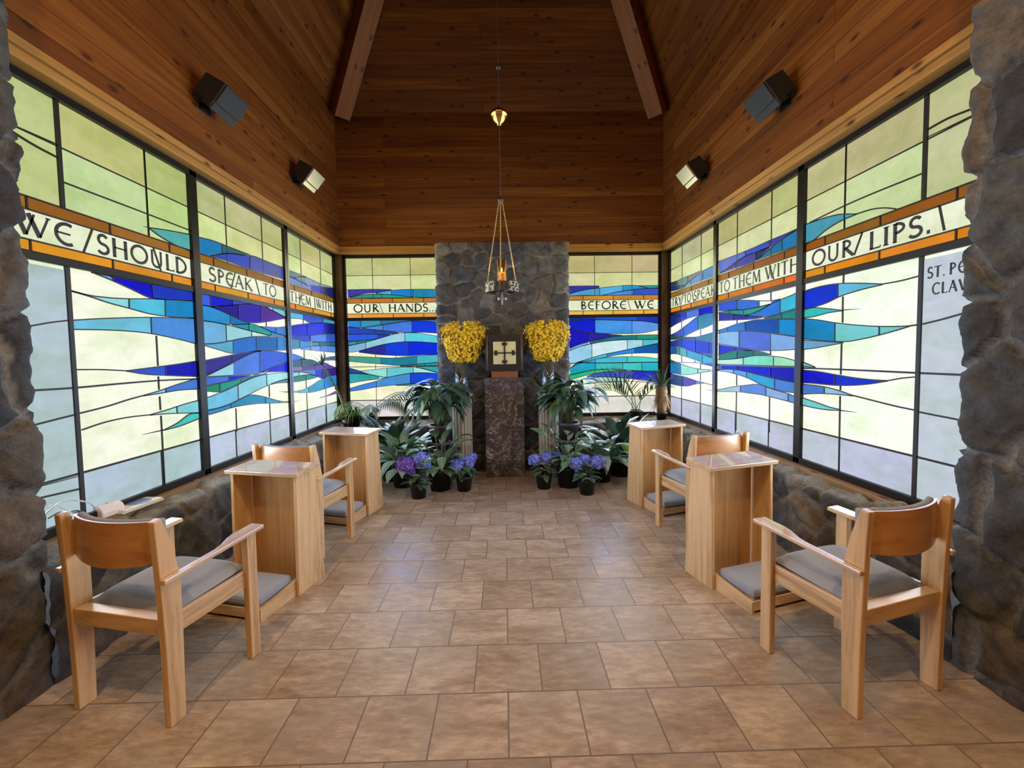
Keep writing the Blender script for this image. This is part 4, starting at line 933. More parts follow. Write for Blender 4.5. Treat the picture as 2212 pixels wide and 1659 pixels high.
for t, b, c, k in (
    ([(65, 282), (265, 245), (400, 243), (520, 250), (640, 250)], [(68, 362), (200, 352), (340, 345), (440, 330), (640, 282)], [265, 510], [(52, 92, 222), (56, 112, 222), (238, 246, 236)]),
    ([(640, 250), (740, 230)], [(640, 277), (740, 238)], [], [(72, 112, 226)]),
    ([(68, 378), (200, 352), (340, 347), (460, 328), (560, 305), (630, 288)], [(68, 382), (200, 393), (340, 405), (440, 385), (530, 345), (630, 290)], [185, 340], [(62, 122, 142), (42, 142, 142), (46, 162, 142)]),
    ([(350, 408), (440, 388), (530, 348), (620, 295), (735, 240), (850, 195), (950, 148)], [(350, 410), (450, 418), (560, 420), (640, 415), (735, 385), (850, 350), (950, 318)], [738], [(44, 120, 226), (62, 188, 236)]),
    ([(68, 386), (200, 395), (340, 408), (450, 420), (550, 425)], [(68, 467), (200, 462), (330, 455), (450, 448), (550, 430)], [220, 370], [(42, 52, 164), (46, 32, 152), (42, 62, 182)]),
    ([(560, 432), (640, 420), (745, 388), (850, 360), (950, 334)], [(560, 440), (700, 445), (950, 445)], [750], [(36, 118, 126), (20, 142, 136)]),
    ([(60, 572), (160, 540), (270, 500), (360, 480), (450, 460), (560, 450), (700, 450), (948, 452)], [(66, 600), (160, 582), (290, 577), (400, 578), (520, 585), (720, 608), (948, 641)], [160, 355, 720], [(52, 128, 202), (36, 118, 202), (16, 78, 168), (16, 138, 206)]),
    ([(66, 604), (160, 587), (290, 582), (400, 583), (520, 590), (720, 615), (946, 647)], [(66, 714), (160, 730), (290, 755), (420, 782), (520, 790), (630, 792), (780, 787), (946, 775)], [290, 630], [(136, 182, 226), (82, 112, 222), (124, 168, 226)]),
    ([(66, 724), (160, 738), (290, 760), (430, 788)], [(66, 832), (160, 810), (240, 795), (430, 790)], [240], [(20, 26, 198), (32, 48, 202)]),
    ([(66, 834), (160, 812), (260, 797), (350, 792), (440, 790), (540, 805), (640, 835)], [(66, 888), (160, 885), (260, 878), (340, 865), (440, 845), (540, 840), (640, 837)], [265, 440], [(26, 128, 108), (26, 112, 112), (62, 118, 112)]),
    ([(62, 890), (200, 885), (330, 868), (430, 850), (540, 845), (660, 852), (780, 868), (938, 910)], [(62, 940), (300, 945), (660, 957), (938, 965)], [335, 665], [(186, 236, 216), (132, 226, 206), (162, 232, 196)]),
    ([(58, 950), (300, 955), (625, 968), (935, 975)], [(58, 995), (200, 993), (300, 1003), (400, 1025), (520, 1055), (625, 1080), (760, 1110), (935, 1140)], [110, 265, 625], [(72, 90, 160), (20, 32, 208), (12, 26, 208), (20, 26, 178)]),
    ([(56, 1003), (150, 993), (230, 997), (300, 1005), (400, 1028), (520, 1058), (640, 1088), (760, 1113), (935, 1142)], [(56, 1008), (150, 1020), (260, 1048), (375, 1085), (450, 1120), (520, 1155), (600, 1185), (670, 1210), (780, 1235), (935, 1253)], [228, 372, 675], [(132, 196, 230), (98, 156, 226), (46, 162, 216), (72, 132, 222)]),
    ([(52, 1218), (160, 1195), (250, 1180), (380, 1165), (500, 1157), (560, 1178), (640, 1205), (740, 1235), (820, 1258), (933, 1303)], [(52, 1235), (160, 1237), (300, 1240), (420, 1255), (520, 1268), (620, 1290), (740, 1320), (820, 1340), (933, 1374)], [305, 583, 825], [(162, 196, 236), (86, 138, 226), (142, 176, 236), (92, 152, 230)])): g.band('RD', t, b, c, k)
g.line('RD', [(50, 940), (935, 968)], .016)
for a, b in (((266, 455), (266, 500)), ((262, 1055), (262, 1172)), ((260, 1240), (256, 1460)), ((256, 1460), (254, 1660)), ((635, 145), (635, 250)), ((630, 792), (630, 832)), ((620, 1292), (618, 1550)), ((618, 1550), (616, 1680))): g.line('RD', [a, b])
write(g, 'TO', *U('RC', (78, 1310), (190, 1280)), ZBASE, CAPH); write(g, 'THEM', *U('RC', (220, 1270), (525, 1180)), ZBASE, CAPH); write(g, 'WITH', *U('RC', (575, 1160), (942, 1060)), ZBASE, CAPH)
for a, b in (((292, 1170), (296, 1318)), ((618, 1060), (665, 1222))): g.ribbon(g.lead, G_('RC', a, b), .008, 0, .007)
finish_window(g, 7, 3.278, 4.534, 'art-glass window on the right wall, middle pane set, lettered TO THEM WITH')

# ===== right wall, nearest the viewer (OUR / LIPS.)
g = panel('R', 8, 1.50, 3.212, [2.306, 2.847], U('RE', (205, 1270), (595, 1110), (1135, 930)), U('RE', (203, 1490), (587, 1370), (1128, 1210)), (188, 186, 134), (204, 214, 164), (250, 251, 236), (188, 198, 220), a1=(142, 86, 26), a2=(226, 132, 32))
g.rect(1.50, 2.306, ZAT, ZT, (190, 192, 146)); g.slab(g.pane, [(1.50, ZGB - .01), (2.306, ZGB - .01), (2.306, ZBB - .02), (1.50, ZBB - .02)], 0, .002, srgb(192, 202, 214))
g.ribbon(g.lead, [(2.306, ZGB), (2.306, ZBB)], .022, 0, .012); g.ribbon(g.lead, [(2.306, ZAT), (2.306, ZT)], .020, 0, .012)
g.line('RE', [(100, 1140), (350, 1020), (905, 790)]); g.uline(2.847, ZAT, ZT)
g.band('RE', [(70, 1155), (200, 1110), (300, 1085), (430, 1080)], [(70, 1298), (130, 1262), (220, 1190), (300, 1140), (430, 1082)], [], [(72, 152, 176)])
g.line('RE', [(430, 1080), (550, 1045), (640, 1038), (705, 1045)])
g.line('RE', [(925, 490), (1060, 415), (1225, 348), (1330, 306)], .012); g.line('RE', [(930, 540), (1340, 342)], .004)
for t, b, c, k in (
    ([(32, 288), (95, 265), (200, 240), (300, 230), (400, 230), (530, 235)], [(32, 397), (95, 380), (200, 345), (260, 315), (380, 275), (530, 238)], [258], [(20, 52, 212), (102, 186, 226)]),
    ([(32, 383), (100, 378), (200, 385), (285, 395)], [(32, 442), (100, 435), (200, 410), (285, 397)], [], [(52, 186, 182)]),
    ([(32, 444), (130, 452), (240, 470), (380, 485), (510, 492), (620, 492), (690, 490)], [(32, 564), (130, 575), (240, 583), (300, 585), (400, 570), (510, 545), (620, 515), (690, 493)], [240, 510], [(22, 134, 198), (122, 206, 216), (112, 196, 186)]),
    ([(32, 574), (130, 580), (240, 588), (290, 590)], [(32, 634), (130, 622), (220, 605), (290, 592)], [], [(112, 168, 222)]),
    ([(28, 703), (75, 720), (120, 740)], [(28, 734), (120, 742)], [], [(112, 182, 182)]),
    ([(26, 756), (130, 765), (240, 785), (350, 803), (450, 815), (560, 822)], [(26, 832), (130, 840), (240, 850), (350, 850), (450, 842), (560, 824)], [237], [(16, 22, 208), (26, 52, 204)]),
    ([(26, 841), (130, 852), (180, 860), (250, 878), (350, 912)], [(26, 906), (130, 900), (250, 905), (350, 915)], [175], [(72, 122, 216), (152, 196, 230)]),
    ([(24, 920), (130, 955), (200, 980), (275, 998)], [(24, 967), (130, 990), (200, 1000), (275, 1003)], [], [(112, 202, 202)])): g.band('RF', t, b, c, k)
for p, w in (([(530, 235), (640, 215), (765, 182)], .010), ([(690, 490), (760, 480)], .012), ([(30, 745), (300, 755), (740, 775), (1160, 793)], .015), ([(560, 822), (640, 808), (740, 798)], .010),
             ([(350, 912), (500, 950), (600, 975), (735, 1003)], .011), ([(775, 478), (890, 450), (1030, 410), (1160, 368)], .012), ([(740, 1010), (850, 1032), (965, 1054), (1160, 1098)], .012), ([(735, 1288), (1160, 1380)], .006)): g.line('RF', p, w)
g.line('RF', [(398, 385), (285, 393)][::-1], .010, -1); g.line('RF', [(275, 1003), (372, 1015)], .010, -1)
for a, b in (((292, 170), (290, 230)), ((287, 310), (285, 470)), ((279, 598), (274, 785)), ((272, 852), (272, 880)), ((270, 915), (262, 1375))): g.line('RF', [a, b])
write(g, 'OUR', *U('RE', (115, 1410), (410, 1300)), ZBASE, CAPH); write(g, 'LIPS.', *U('RE', (515, 1280), (958, 1130)), ZBASE, CAPH)
for a, b in (((470, 1205), (410, 1370)), ((1010, 1020), (1045, 1195))): g.ribbon(g.lead, G_('RE', a, b), .009, 0, .007)
z1, z2 = 1.872, 1.782
write(g, 'ST.', *U('RE', (930, 1450), (1055, 1410)), z1, .058, .12); write(g, 'PE', *U('RE', (1085, 1410), (1205, 1370)), z1, .058, .16); write(g, 'CLAV', *U('RE', (965, 1520), (1215, 1450)), z2, .058, .14)
finish_window(g, 8, 1.50, 3.212, 'art-glass window on the right wall, nearest pane set, lettered OUR LIPS')

# ------------------------------------------------------------------ furniture
def place(world, local, rot):
    c, s = cos(rot), sin(rot)
    return (world[0] - (local[0] * c - local[1] * s), world[1] - (local[0] * s + local[1] * c), 0)

def make_chair(loc, rot, label):
    t = thing('armchair', loc, rot, label, 'chair', 'oak armchairs')
    for sx in (-1, 1):
        x0, x1 = sorted((sx * .224, sx * .256))
        m = MB(); m.prism([(-.230, 0), (-.165, 0), (-.156, .40), (-.156, .60), (-.186, .75), (-.222, .865), (-.252, .858), (-.240, .62), (-.232, .30)], 'x', x0, x1)
        m.build('rear_leg', OAKZ, t, bevel=.004)
        x0, x1 = sorted((sx * .234, sx * .268))
        m = MB(); m.prism([(.165, 0), (.222, 0), (.222, .628), (.165, .628)], 'x', x0, x1); m.build('front_leg', OAKZ, t, bevel=.004)
        # arm: a narrow rail that broadens to a paddle over the front leg
        o = [(.257, -.246), (.285, -.246), (.288, .0), (.288, .255), (.212, .255), (.212, .135), (.222, .10), (.246, .045), (.257, .0)]
        m = MB(); m.m = Matrix.Translation((0, .19, .638)) @ Matrix.Rotation(radians(3), 4, 'X'); m.prism([(sx * a, b - .19) for a, b in (o if sx > 0 else o[::-1])], 'z', -.010, .010); m.build('armrest', TOPY, t, bevel=.004)
        x0, x1 = sorted((sx * .226, sx * .246))
        m = MB(); m.box((x0, -.158, .362), (x1, .166, .446)); m.build('side_rail', OAKY, t, bevel=.003)
    m = MB(); m.box((-.224, -.226, .378), (.224, -.176, .446)); m.build('rear_rail', OAKX, t, bevel=.003)
    m = MB(); m.box((-.234, .172, .362), (.234, .194, .446)); m.build('front_rail', OAKX, t, bevel=.003)
    # curved back: shell bowed to the rear, upholstered in front
    def shell(y_in, thick, z0, z1, sag, w=.223, n=18):
        m = MB(); rows = []
        for i in range(n + 1):
            u = -1 + 2 * i / n; x = w * u; b = .052 * (1 - u * u); y = y_in - b
            zb = z0 - sag * (1 - u * u)
            rows.append([(x, y, zb), (x, y, z1), (x, y - thick, z1), (x, y - thick, zb)])
        vs_ = [p for r in rows for p in r]; fs = [tuple(range(4))[::-1], tuple(range(4 * n, 4 * n + 4))]
        for i in range(n):
            k = 4 * i; fs += [(k + j, k + (j + 1) % 4, k + 4 + (j + 1) % 4, k + 4 + j) for j in range(4)]
        m.add(vs_, fs); return m
    shell(-.198, .012, .676, .846, .018).build('back_panel', PLYX, t, bevel=.002)
    shell(-.170, .027, .690, .850, .014, .218).build('back_cushion', FABRIC, t, bevel=.009)
    # seat cushion, gently crowned
    m = MB(); N = 14; vs_ = []; fs = []
    for i in range(N + 1):
        for j in range(N + 1):
            u, v = -1 + 2 * i / N, -1 + 2 * j / N
            cr = (1 - abs(u) ** 6) * (1 - abs(v) ** 6)
            vs_.append((.222 * u * (1 - .01 * abs(v)), .012 + .192 * v, .447 + .045 * cr ** .6 + .012 * (1 - u * u) * (1 - v * v) + .006 * v))
    for i in range(N):
        for j in range(N): a = i * (N + 1) + j; fs.append((a, a + N + 1, a + N + 2, a + 1))
    b = len(vs_); vs_ += [(-.222, -.18, .44), (.222, -.18, .44), (.222, .204, .44), (-.222, .204, .44)]
    edge = [i * (N + 1) for i in range(N + 1)]
    fs.append((b, b + 3, b + 2, b + 1))
    m.add(vs_, fs); m.build('seat_cushion', FABRIC, t, True)
    return t
chairA = make_chair(place((-1.375, 1.647), (.256, -.23), radians(-12.5)), radians(-12.5), 'oak armchair with grey seat nearest the viewer on the left, beside the left stone pillar')
copy_thing(chairA, place((1.395, 1.590), (-.256, -.23), radians(15.5)), radians(15.5), 'oak armchair with grey seat nearest the viewer on the right, beside the right stone pillar')
copy_thing(chairA, place((-1.285, 3.40), (.268, .165), radians(-12)), radians(-12), 'oak armchair standing between the two kneelers on the left')
copy_thing(chairA, place((1.295, 3.49), (-.268, .165), radians(14)), radians(14), 'oak armchair standing between the two kneelers on the right')

def make_kneeler(loc, rot, label):
    t = thing('prayer_kneeler', loc, rot, label, 'kneeler', 'oak prayer kneelers')
    for sx in (-1, 1):
        x0, x1 = sorted((sx * .224, sx * .246))
        m = MB(); m.prism([(-.125, 0), (.125, 0), (.072, .768), (-.112, .754)], 'x', x0, x1); m.build('side_panel', OAKZ, t, bevel=.003)
    m = MB(); m.m = Matrix.Translation((0, -.02, .774)) @ Matrix.Rotation(radians(4), 4, 'X'); m.box((-.268, -.115, -.012), (.268, .112, .012)); m.build('desk_top', TOPX, t, bevel=.003)
    m = MB(); m.box((-.212, .018, .03), (.206, .036, .755)); m.build('back_panel', oak_panel, t, bevel=.002)
    for sx in (-1, 1):
        x0, x1 = sorted((sx * .204, sx * .222)); m = MB(); m.prism([(-.40, 0), (-.112, 0), (-.112, .10), (-.40, .074)], 'x', x0, x1); m.build('side_rail', OAKY, t, bevel=.002)
    m = MB(); m.box((-.204, -.398, .018), (.204, -.380, .074)); m.build('front_rail', OAKX, t, bevel=.002)
    m = MB(); m.box((-.203, -.392, .06), (.203, -.10, .074)); m.build('kneeling_board', OAKX, t)
    m = MB(); m.box((-.198, -.39, .075), (.198, -.12, .135)); m.build('kneeling_cushion', FABRIC, t, bevel=.02)
    return t
oak_panel = oak('oak_panel_z', 'z', (162, 116, 68), (190, 146, 94))
kA = make_kneeler(place((-1.313, 2.578), (.246, -.125), radians(-13.5)), radians(-13.5), 'oak prayer kneeler in front of the nearest left armchair')
copy_thing(kA, place((1.274, 2.531), (-.246, -.125), radians(16)), radians(16), 'oak prayer kneeler in front of the nearest right armchair')
copy_thing(kA, place((-1.304, 3.897), (.246, -.125), radians(-16)), radians(-16), 'oak prayer kneeler by the plants on the left, in front of the far left armchair')
copy_thing(kA, place((1.298, 3.951), (-.246, -.125), radians(18)), radians(18), 'oak prayer kneeler by the plants on the right, in front of the far right armchair')

# ------------------------------------------------------------------ altar group
t = thing('marble_pedestal', (-.012, 5.20, 0), 0, 'tall veined brown marble pedestal in front of the stone pillar', 'pedestal')
m = MB(); m.box((-.238, -.14, 0), (.238, .085, 1.215)); m.build('pedestal_block', MARBLE, t, bevel=.006)
t = thing('tabernacle', (-.004, 5.20, 1.215), 0, 'dark carved wooden box with pale gold cross door on the marble pedestal', 'tabernacle')
m = MB(); m.box((-.16, -.13, 0), (.16, .09, .082)); m.build('wooden_base', BROWNWOOD, t, bevel=.004)
m = MB(); m.box((-.215, -.14, .082), (.215, .10, .52)); m.build('cabinet', DARKWOOD, t, bevel=.006)
m = MB()
for k in range(26):
    x = -.205 + .41 * k / 25
    for z0, z1 in ((.09, .165), (.435, .512)): m.box((x - .005, -.152, z0), (x + .004, -.13, z1))
for sx in (-1, 1):
    for x in (.150, .165, .182): m.box((sx * x - .004, -.150, .165), (sx * x + .004, -.13, .435))
m.build('carved_ribs', DARKWOOD, t)
WORN = simple('worn_edge', (92, 80, 66), .5)
for sx in (-1, 1):
    for x, y in ((.205, -.148), (.221, -.10)):
        m = MB(); m.tube([(sx * x, y, .09), (sx * x, y, .512)], .008, 8); m.build('corner_moulding', WORN, t, True)
m = MB(); m.box((-.134, -.158, .165), (.138, -.13, .437)); m.build('gold_door', PALEGOLD, t, bevel=.003)
m = MB(); cz = .301; cx = .002
m.box((cx - .009, -.168, .167), (cx + .009, -.155, .435)); m.box((-.132, -.168, cz - .007), (.136, -.155, cz + .007))
for dx, dz in ((0, .107), (0, -.105), (.105, 0), (-.105, 0)):
    if dx == 0: m.box((cx - .030, -.170, cz + dz - .017), (cx + .030, -.155, cz + dz + .017))
    else: m.box((cx + dx - .017, -.170, cz - .030), (cx + dx + .017, -.155, cz + .030))
m.build('cross', IRON, t, bevel=.002)

def fluted_plinth(x, y, h, r, label):
    t = thing('fluted_plinth', (x, y, 0), 0, label, 'column', 'fluted stone columns')
    m = MB(); n = 96; prof = []
    for k in range(n):
        a = 2 * pi * k / n; rr = r * .90 - .012 * max(0, sin(a * 18)); prof.append((rr * cos(a), rr * sin(a)))
    m.prism(prof, 'z', .06, h - .035); m.build('shaft', COLUMN, t)
    m = MB(); m.lathe([(r * .98, 0), (r, .01), (r, .05), (r * .94, .06)], n=40); m.build('base', COLUMN, t, bevel=.004)
    m = MB(); m.lathe([(r * .93, h - .04), (r, h - .03), (r, h - .003), (r * .98, h)], n=40); m.build('capital', COLUMN, t, bevel=.003)
    return t
CXL, CXR, CYC = -.535, .525, 5.12
fluted_plinth(CXL, CYC, 1.03, .135, 'fluted stone column on the left of the marble pedestal')
fluted_plinth(CXR, CYC, 1.03, .135, 'fluted stone column on the right of the marble pedestal')
def vase(x, y, z, label):
    t = thing('glass_vase', (x, y, z), 0, label, 'vase', 'tall clear vases')
    m = MB(); m.lathe([(.001, .018), (.062, .018), (.070, .03), (.072, .375), (.076, .38), (.076, .005), (.068, 0), (.001, 0)], n=32, caps=False)
    m.build('glass', VASEGLASS, t, True)
def bouquet(x, y, z, seed, label):
    t = thing('yellow_bouquet', (x, y, z), 0, label, 'flowers', 'yellow bouquets')
    r = random.Random(seed); st = MB(); bl = MB()
    for k in range(18):
        a = r.uniform(0, 2 * pi); rr = r.uniform(.2, 1) ** .6
        p0 = (.03 * cos(a) * rr, .03 * sin(a) * rr, .02); p1 = (.05 * cos(a) * rr, .05 * sin(a) * rr, .36); p2 = (.20 * rr * cos(a), .15 * rr * sin(a), .62 + r.uniform(0, .12))
        st.tube([p0, p1, p2], .0024, 5)
    st.build('stems', simple('cut_stem', (70, 84, 54), .6), t)
    n = 0
    while n < 2300:
        u = r.uniform(-1, 1); v = r.uniform(-1, 1); z_ = r.uniform(0, 1)
        ra = .155 + .17 * z_ ** .7
        if z_ > .80: ra *= 1 - ((z_ - .80) / .20) ** 2 * .55
        if u * u + v * v > 1: continue
        if z_ > .86 and abs(u + .10) < .16: continue
        if u * u + v * v < .35 and r.random() < .6: continue
        k_ = 1 + (r.uniform(0, .16) if r.random() < .25 else r.uniform(-.04, .03))
        c = Vector((u * ra * .92 * k_, v * ra * .56 * k_, .40 + z_ * .45 + .02 * sin(u * 9 + v * 7 + seed)))
        nrm = Vector((c.x, c.y, (z_ - .5) * .3 + .05)).normalized() + Vector((r.uniform(-.7, .7), r.uniform(-.7, .7), r.uniform(-.7, .7)))
        nrm.normalize(); a1 = nrm.orthogonal().normalized(); a2 = nrm.cross(a1); s = r.uniform(.014, .024); ph = r.uniform(0, 6)
        vs_ = [tuple(c)]; fs = []
        for q in range(4):
            an = ph + q * pi / 2
            d1 = a1 * cos(an) + a2 * sin(an); d2 = a1 * cos(an + .6) + a2 * sin(an + .6); d0 = a1 * cos(an - .6) + a2 * sin(an - .6)
            b = len(vs_); vs_ += [tuple(c + d0 * s * .6 + nrm * .003), tuple(c + d1 * s + nrm * .008), tuple(c + d2 * s * .6 + nrm * .003)]
            fs.append((0, b, b + 1, b + 2))
        bl.add(vs_, fs); n += 1
    bl.build('blossoms', YELLOW, t)
vase(CXL, CYC - .01, 1.03, 'tall clear glass vase on the left column'); vase(CXR, CYC - .01, 1.03, 'tall clear glass vase on the right column')
bouquet(CXL + .035, CYC - .01, 1.032, 1, 'bouquet of yellow blossoms in the vase on the left column')
bouquet(CXR + .0, CYC - .01, 1.032, 2, 'bouquet of yellow blossoms in the vase on the right column')

# ------------------------------------------------------------------ hanging sanctuary lamp
LY = 3.6
ring = onY(1084.5, 622, LY); LX, LZ = ring.x, ring.z
t = thing('sanctuary_lamp', (LX, LY, LZ), 0, 'hanging metal ring lamp with amber glass candle before the stone pillar', 'lamp')
R0 = .133
CHAINM = simple('aged_chain', (188, 176, 140), .35, .9)
m = MB(); n = 64
prof = [(R0 + .004, -.040), (R0 + .004, .040), (R0 - .004, .040), (R0 - .004, -.040)]
vs_ = []; fs = []
for i in range(n):
    a = 2 * pi * i / n; w = .003 * sin(i * 5)
    vs_ += [((r_ + w) * cos(a), (r_ + w) * sin(a), z_ + .004 * sin(i * 9)) for r_, z_ in prof]
for i in range(n):
    k, k2 = 4 * i, 4 * ((i + 1) % n); fs += [(k + j, k2 + j, k2 + (j + 1) % 4, k + (j + 1) % 4) for j in range(4)]
m.add(vs_, fs)
rr = random.Random(4)
for i in range(120):      # pierced, knobbly texture of the band
    a = rr.uniform(0, 2 * pi); z_ = rr.uniform(-.034, .034); m.ball((R0 * cos(a) + .004 * cos(a), R0 * sin(a) + .004 * sin(a), z_), rr.uniform(.004, .009), 7, 5)
m.build('ring', WROUGHT, t)
m = MB()
for k in range(3):
    a = pi * k / 3; m.box((-.001, -.001, -.038), (.001, .001, -.034)); m.tube([(-R0 * cos(a), -R0 * sin(a), -.034), (R0 * cos(a), R0 * sin(a), -.034)], .006, 6)
m.lathe([(.045, -.034), (.045, -.024)], n=20); m.build('spokes', WROUGHT, t)
zt_ = onY(1084, 560, LY).z - LZ
m = MB(); m.lathe([(.037, -.022), (.0395, 0), (.0395, zt_), (.0365, zt_), (.0365, 0), (.034, -.018)], n=28, caps=False); m.build('amber_cylinder', AMBERGLASS, t, True)
zc = onY(1084, 590, LY).z - LZ
m = MB(); m.lathe([(.031, -.02), (.032, zc), (.026, zc + .004), (.002, zc)], n=24); m.build('candle', simple('candle_wax', (232, 196, 96), .5), t, True)
m = MB(); m.tube([(0, 0, zc), (0, 0, zc + .016)], .0015, 5); m.lathe([(.001, zc + .012), (.006, zc + .02), (.005, zc + .03), (.001, zc + .046)], n=10); m.build('flame', FLAME, t, True)
fl_ = bpy.data.lights.new('candle_light', 'POINT'); fl_.energy = 2.6; fl_.color = (1, .66, .3); fl_.shadow_soft_size = .012
flo = bpy.data.objects.new('candle_light', fl_); COL.objects.link(flo); flo.location = (LX, LY, LZ + zc + .055)
m = MB(); za, zb, zm_ = [onY(1084, y, LY).z - LZ for y in (629, 658, 645)]
m.box((-.006, -.004, zb), (.006, .004, za)); m.box((-.032, -.004, zm_ - .005), (.032, .004, zm_ + .005))
for sx in (-1, 1): m.tube([(sx * .026, 0, zm_), (sx * .032, 0, zm_ + .008), (sx * .034, 0, zm_ - .008), (sx * .026, 0, zm_ - .012)], .005, 6)
m.build('cross_pendant', PEWTER, t, bevel=.001)
top = onY(1079, 432, LY); TZ = top.z - LZ
def chain(mb, a, b, link=.020, wire=.0012):
    a, b = Vector(a), Vector(b); L = (b - a).length; n = int(L / (link * .72)); d = (b - a).normalized(); s0 = d.orthogonal().normalized(); s1 = d.cross(s0)
    for i in range(n):
        c = a + d * (L * (i + .5) / n); s = s0 if i % 2 else s1; pts = []
        for q in range(10):
            an = 2 * pi * q / 10; pts.append(c + d * (link * .5 * cos(an)) + s * (link * .26 * sin(an)))
        mb.tube(pts, wire, 5, close=True)
for k, an in enumerate((200, 265, 335)):
    a = radians(an); m = MB(); chain(m, (R0 * cos(a) * .98, R0 * sin(a) * .98, .036), (.012 * cos(a), .012 * sin(a), TZ)); m.build('chain', CHAINM, t)
m = MB(); m.lathe([(.001, .03), (.008, .026), (.022, .004), (.024, -.006), (.018, -.008), (.001, -.008)], c=(0, 0, TZ), n=14, caps=False); m.build('chain_cap', WROUGHT, t, True)
BZ = onY(1078, 252, LY).z - LZ; bx = onY(1078, 252, LY).x - LX
m = MB(); m.tube([(0, 0, TZ + .03), (bx, 0, BZ - .06)], .0025, 6); m.tube([(bx, 0, BZ + .06), (bx, 0, 7.55 - LZ)], .0025, 6); m.build('suspension_wire', CABLED, t)
m = MB(); m.lathe([(.008, -.074), (.016, -.072), (.017, -.060), (.024, -.054), (.044, -.036), (.060, -.014), (.067, .006), (.071, .008), (.071, .024), (.067, .026), (.060, .042), (.044, .054), (.024, .061), (.010, .064), (.006, .09)], c=(bx, 0, BZ), n=32)
m.build('brass_counterweight', BRASS, t, True)
m = MB(); m.tube([(bx + sx * .016, 0, BZ + z_) for sx, z_ in ((-1, .055), (-1.1, .10), (0, .14), (1.1, .10), (1, .055))], .0025, 6)
PZ = onY(1076, 146, LY).z - LZ
m.build('hook', WROUGHT, t, True)
m = MB(); m.lathe([(.004, .02), (.022, .006), (.024, -.006), (.012, -.014)], c=(bx, 0, PZ), n=14); m.build('pulley', WROUGHT, t, True)

# ------------------------------------------------------------------ loudspeakers on the timber walls
def speaker(px, py, sgn, face_mat, label):
    X = XWL if sgn > 0 else XWR
    p = onX(px, py, X + sgn * .12)
    t = thing('wall_speaker', (X, p.y, p.z), 0, label, 'speaker', 'wall loudspeakers')
    R = Matrix.Translation((sgn * .135, 0, 0)) @ Matrix.Rotation(radians(38) * sgn, 4, 'Y')
    m = MB(); m.m = R; m.prism([(sgn * -.085, -.10), (sgn * .075, -.105), (sgn * .075, .105), (sgn * -.085, .085)], 'y', -.135, .135); m.build('cabinet', BLACKP, t, bevel=.004)
    m = MB(); m.m = R; m.box(tuple(min(a, b) for a, b in zip((sgn * .072, -.13, -.045), (sgn * .092, .13, .10))), tuple(max(a, b) for a, b in zip((sgn * .072, -.13, -.045), (sgn * .092, .13, .10)))); m.build('grille', face_mat, t, bevel=.003)
    m = MB(); m.m = R; lo, hi = (sgn * .072, -.13, -.10), (sgn * .084, .13, -.055); m.box(tuple(min(a, b) for a, b in zip(lo, hi)), tuple(max(a, b) for a, b in zip(lo, hi))); m.build('lower_panel', face_mat, t, bevel=.002)
    m = MB(); lo, hi = (0, -.05, -.09), (sgn * .02, .05, .09); m.box(tuple(min(a, b) for a, b in zip(lo, hi)), tuple(max(a, b) for a, b in zip(lo, hi)))
    m.tube([(sgn * .01, 0, -.03), (sgn * .07, 0, -.06)], .03, 12); m.tube([(sgn * .03, -.14, -.04), (sgn * .09, -.142, -.05)], .02, 10); m.build('bracket', BLACKP, t)
GRILLE_D = simple('dark_grille', (22, 25, 29), .6)
GRILLE_GLARE = simple('painted_glare_grille', (206, 206, 190), .38, .7)  # reflected window brightness put into the base colour of the far speaker fronts
speaker(474, 216, 1, GRILLE_D, 'black loudspeaker high on the left wall, nearest the viewer')
speaker(662, 381, 1, GRILLE_GLARE, 'loudspeaker with window glare painted on its front high on the left wall, toward the back corner')
speaker(1666, 209, -1, GRILLE_D, 'black loudspeaker high on the right wall, nearest the viewer')
speaker(1499, 372, -1, GRILLE_GLARE, 'loudspeaker with window glare painted on its front high on the right wall, toward the back corner')

# ------------------------------------------------------------------ plants
def leaf(mb, base, az, elev, length, width, droop, n=8, tip=1.0, twist=0, fold=.22, shape=.75):
    p = Vector(base); st = length / n; L = []; M = []; Rr = []
    for i in range(n + 1):
        f = i / n; e = elev - droop * f ** tip
        d = Vector((cos(az) * cos(e), sin(az) * cos(e), sin(e)))
        side = Vector((-sin(az), cos(az), 0)); nr = side.cross(d)
        if twist: side = (cos(twist) * side + sin(twist) * nr).normalized(); nr = side.cross(d)
        w = width * .5 * (sin(pi * min(1, max(0, f)) ** shape) if f < 1 else 0) + (.002 if i == 0 else 0)
        M.append(p.copy()); L.append(p - side * w - nr * -1 * w * fold); Rr.append(p + side * w + nr * w * fold)
        p = p + d * st
    vs_ = [tuple(q) for r in zip(L, M, Rr) for q in r]; fs = []; uvs = []
    for i in range(n):
        a = 3 * i; v0, v1 = i / n, (i + 1) / n
        fs += [(a, a + 1, a + 4, a + 3), (a + 1, a + 2, a + 5, a + 4)]
        uvs += [[(0, v0), (.5, v0), (.5, v1), (0, v1)], [(.5, v0), (1, v0), (1, v1), (.5, v1)]]
    mb.add(vs_, fs, uvs)
def pot(t, r, h, mat, z=0, taper=.78):
    m = MB(); m.lathe([(.002, z + .006), (r * taper * .96, z + .006), (r * taper, z), (r * .97, z + h * .84), (r * 1.04, z + h * .85), (r * 1.05, z + h), (r * .95, z + h), (r * .92, z + h * .86), (.002, z + h * .85)], n=28, caps=False); m.build('pot', mat, t, True)
    m = MB(); m.lathe([(.001, z + h * .87), (r * .9, z + h * .87), (r * .9, z + h * .9), (.001, z + h * .915)], n=20, caps=False); m.build('soil', SOIL, t)

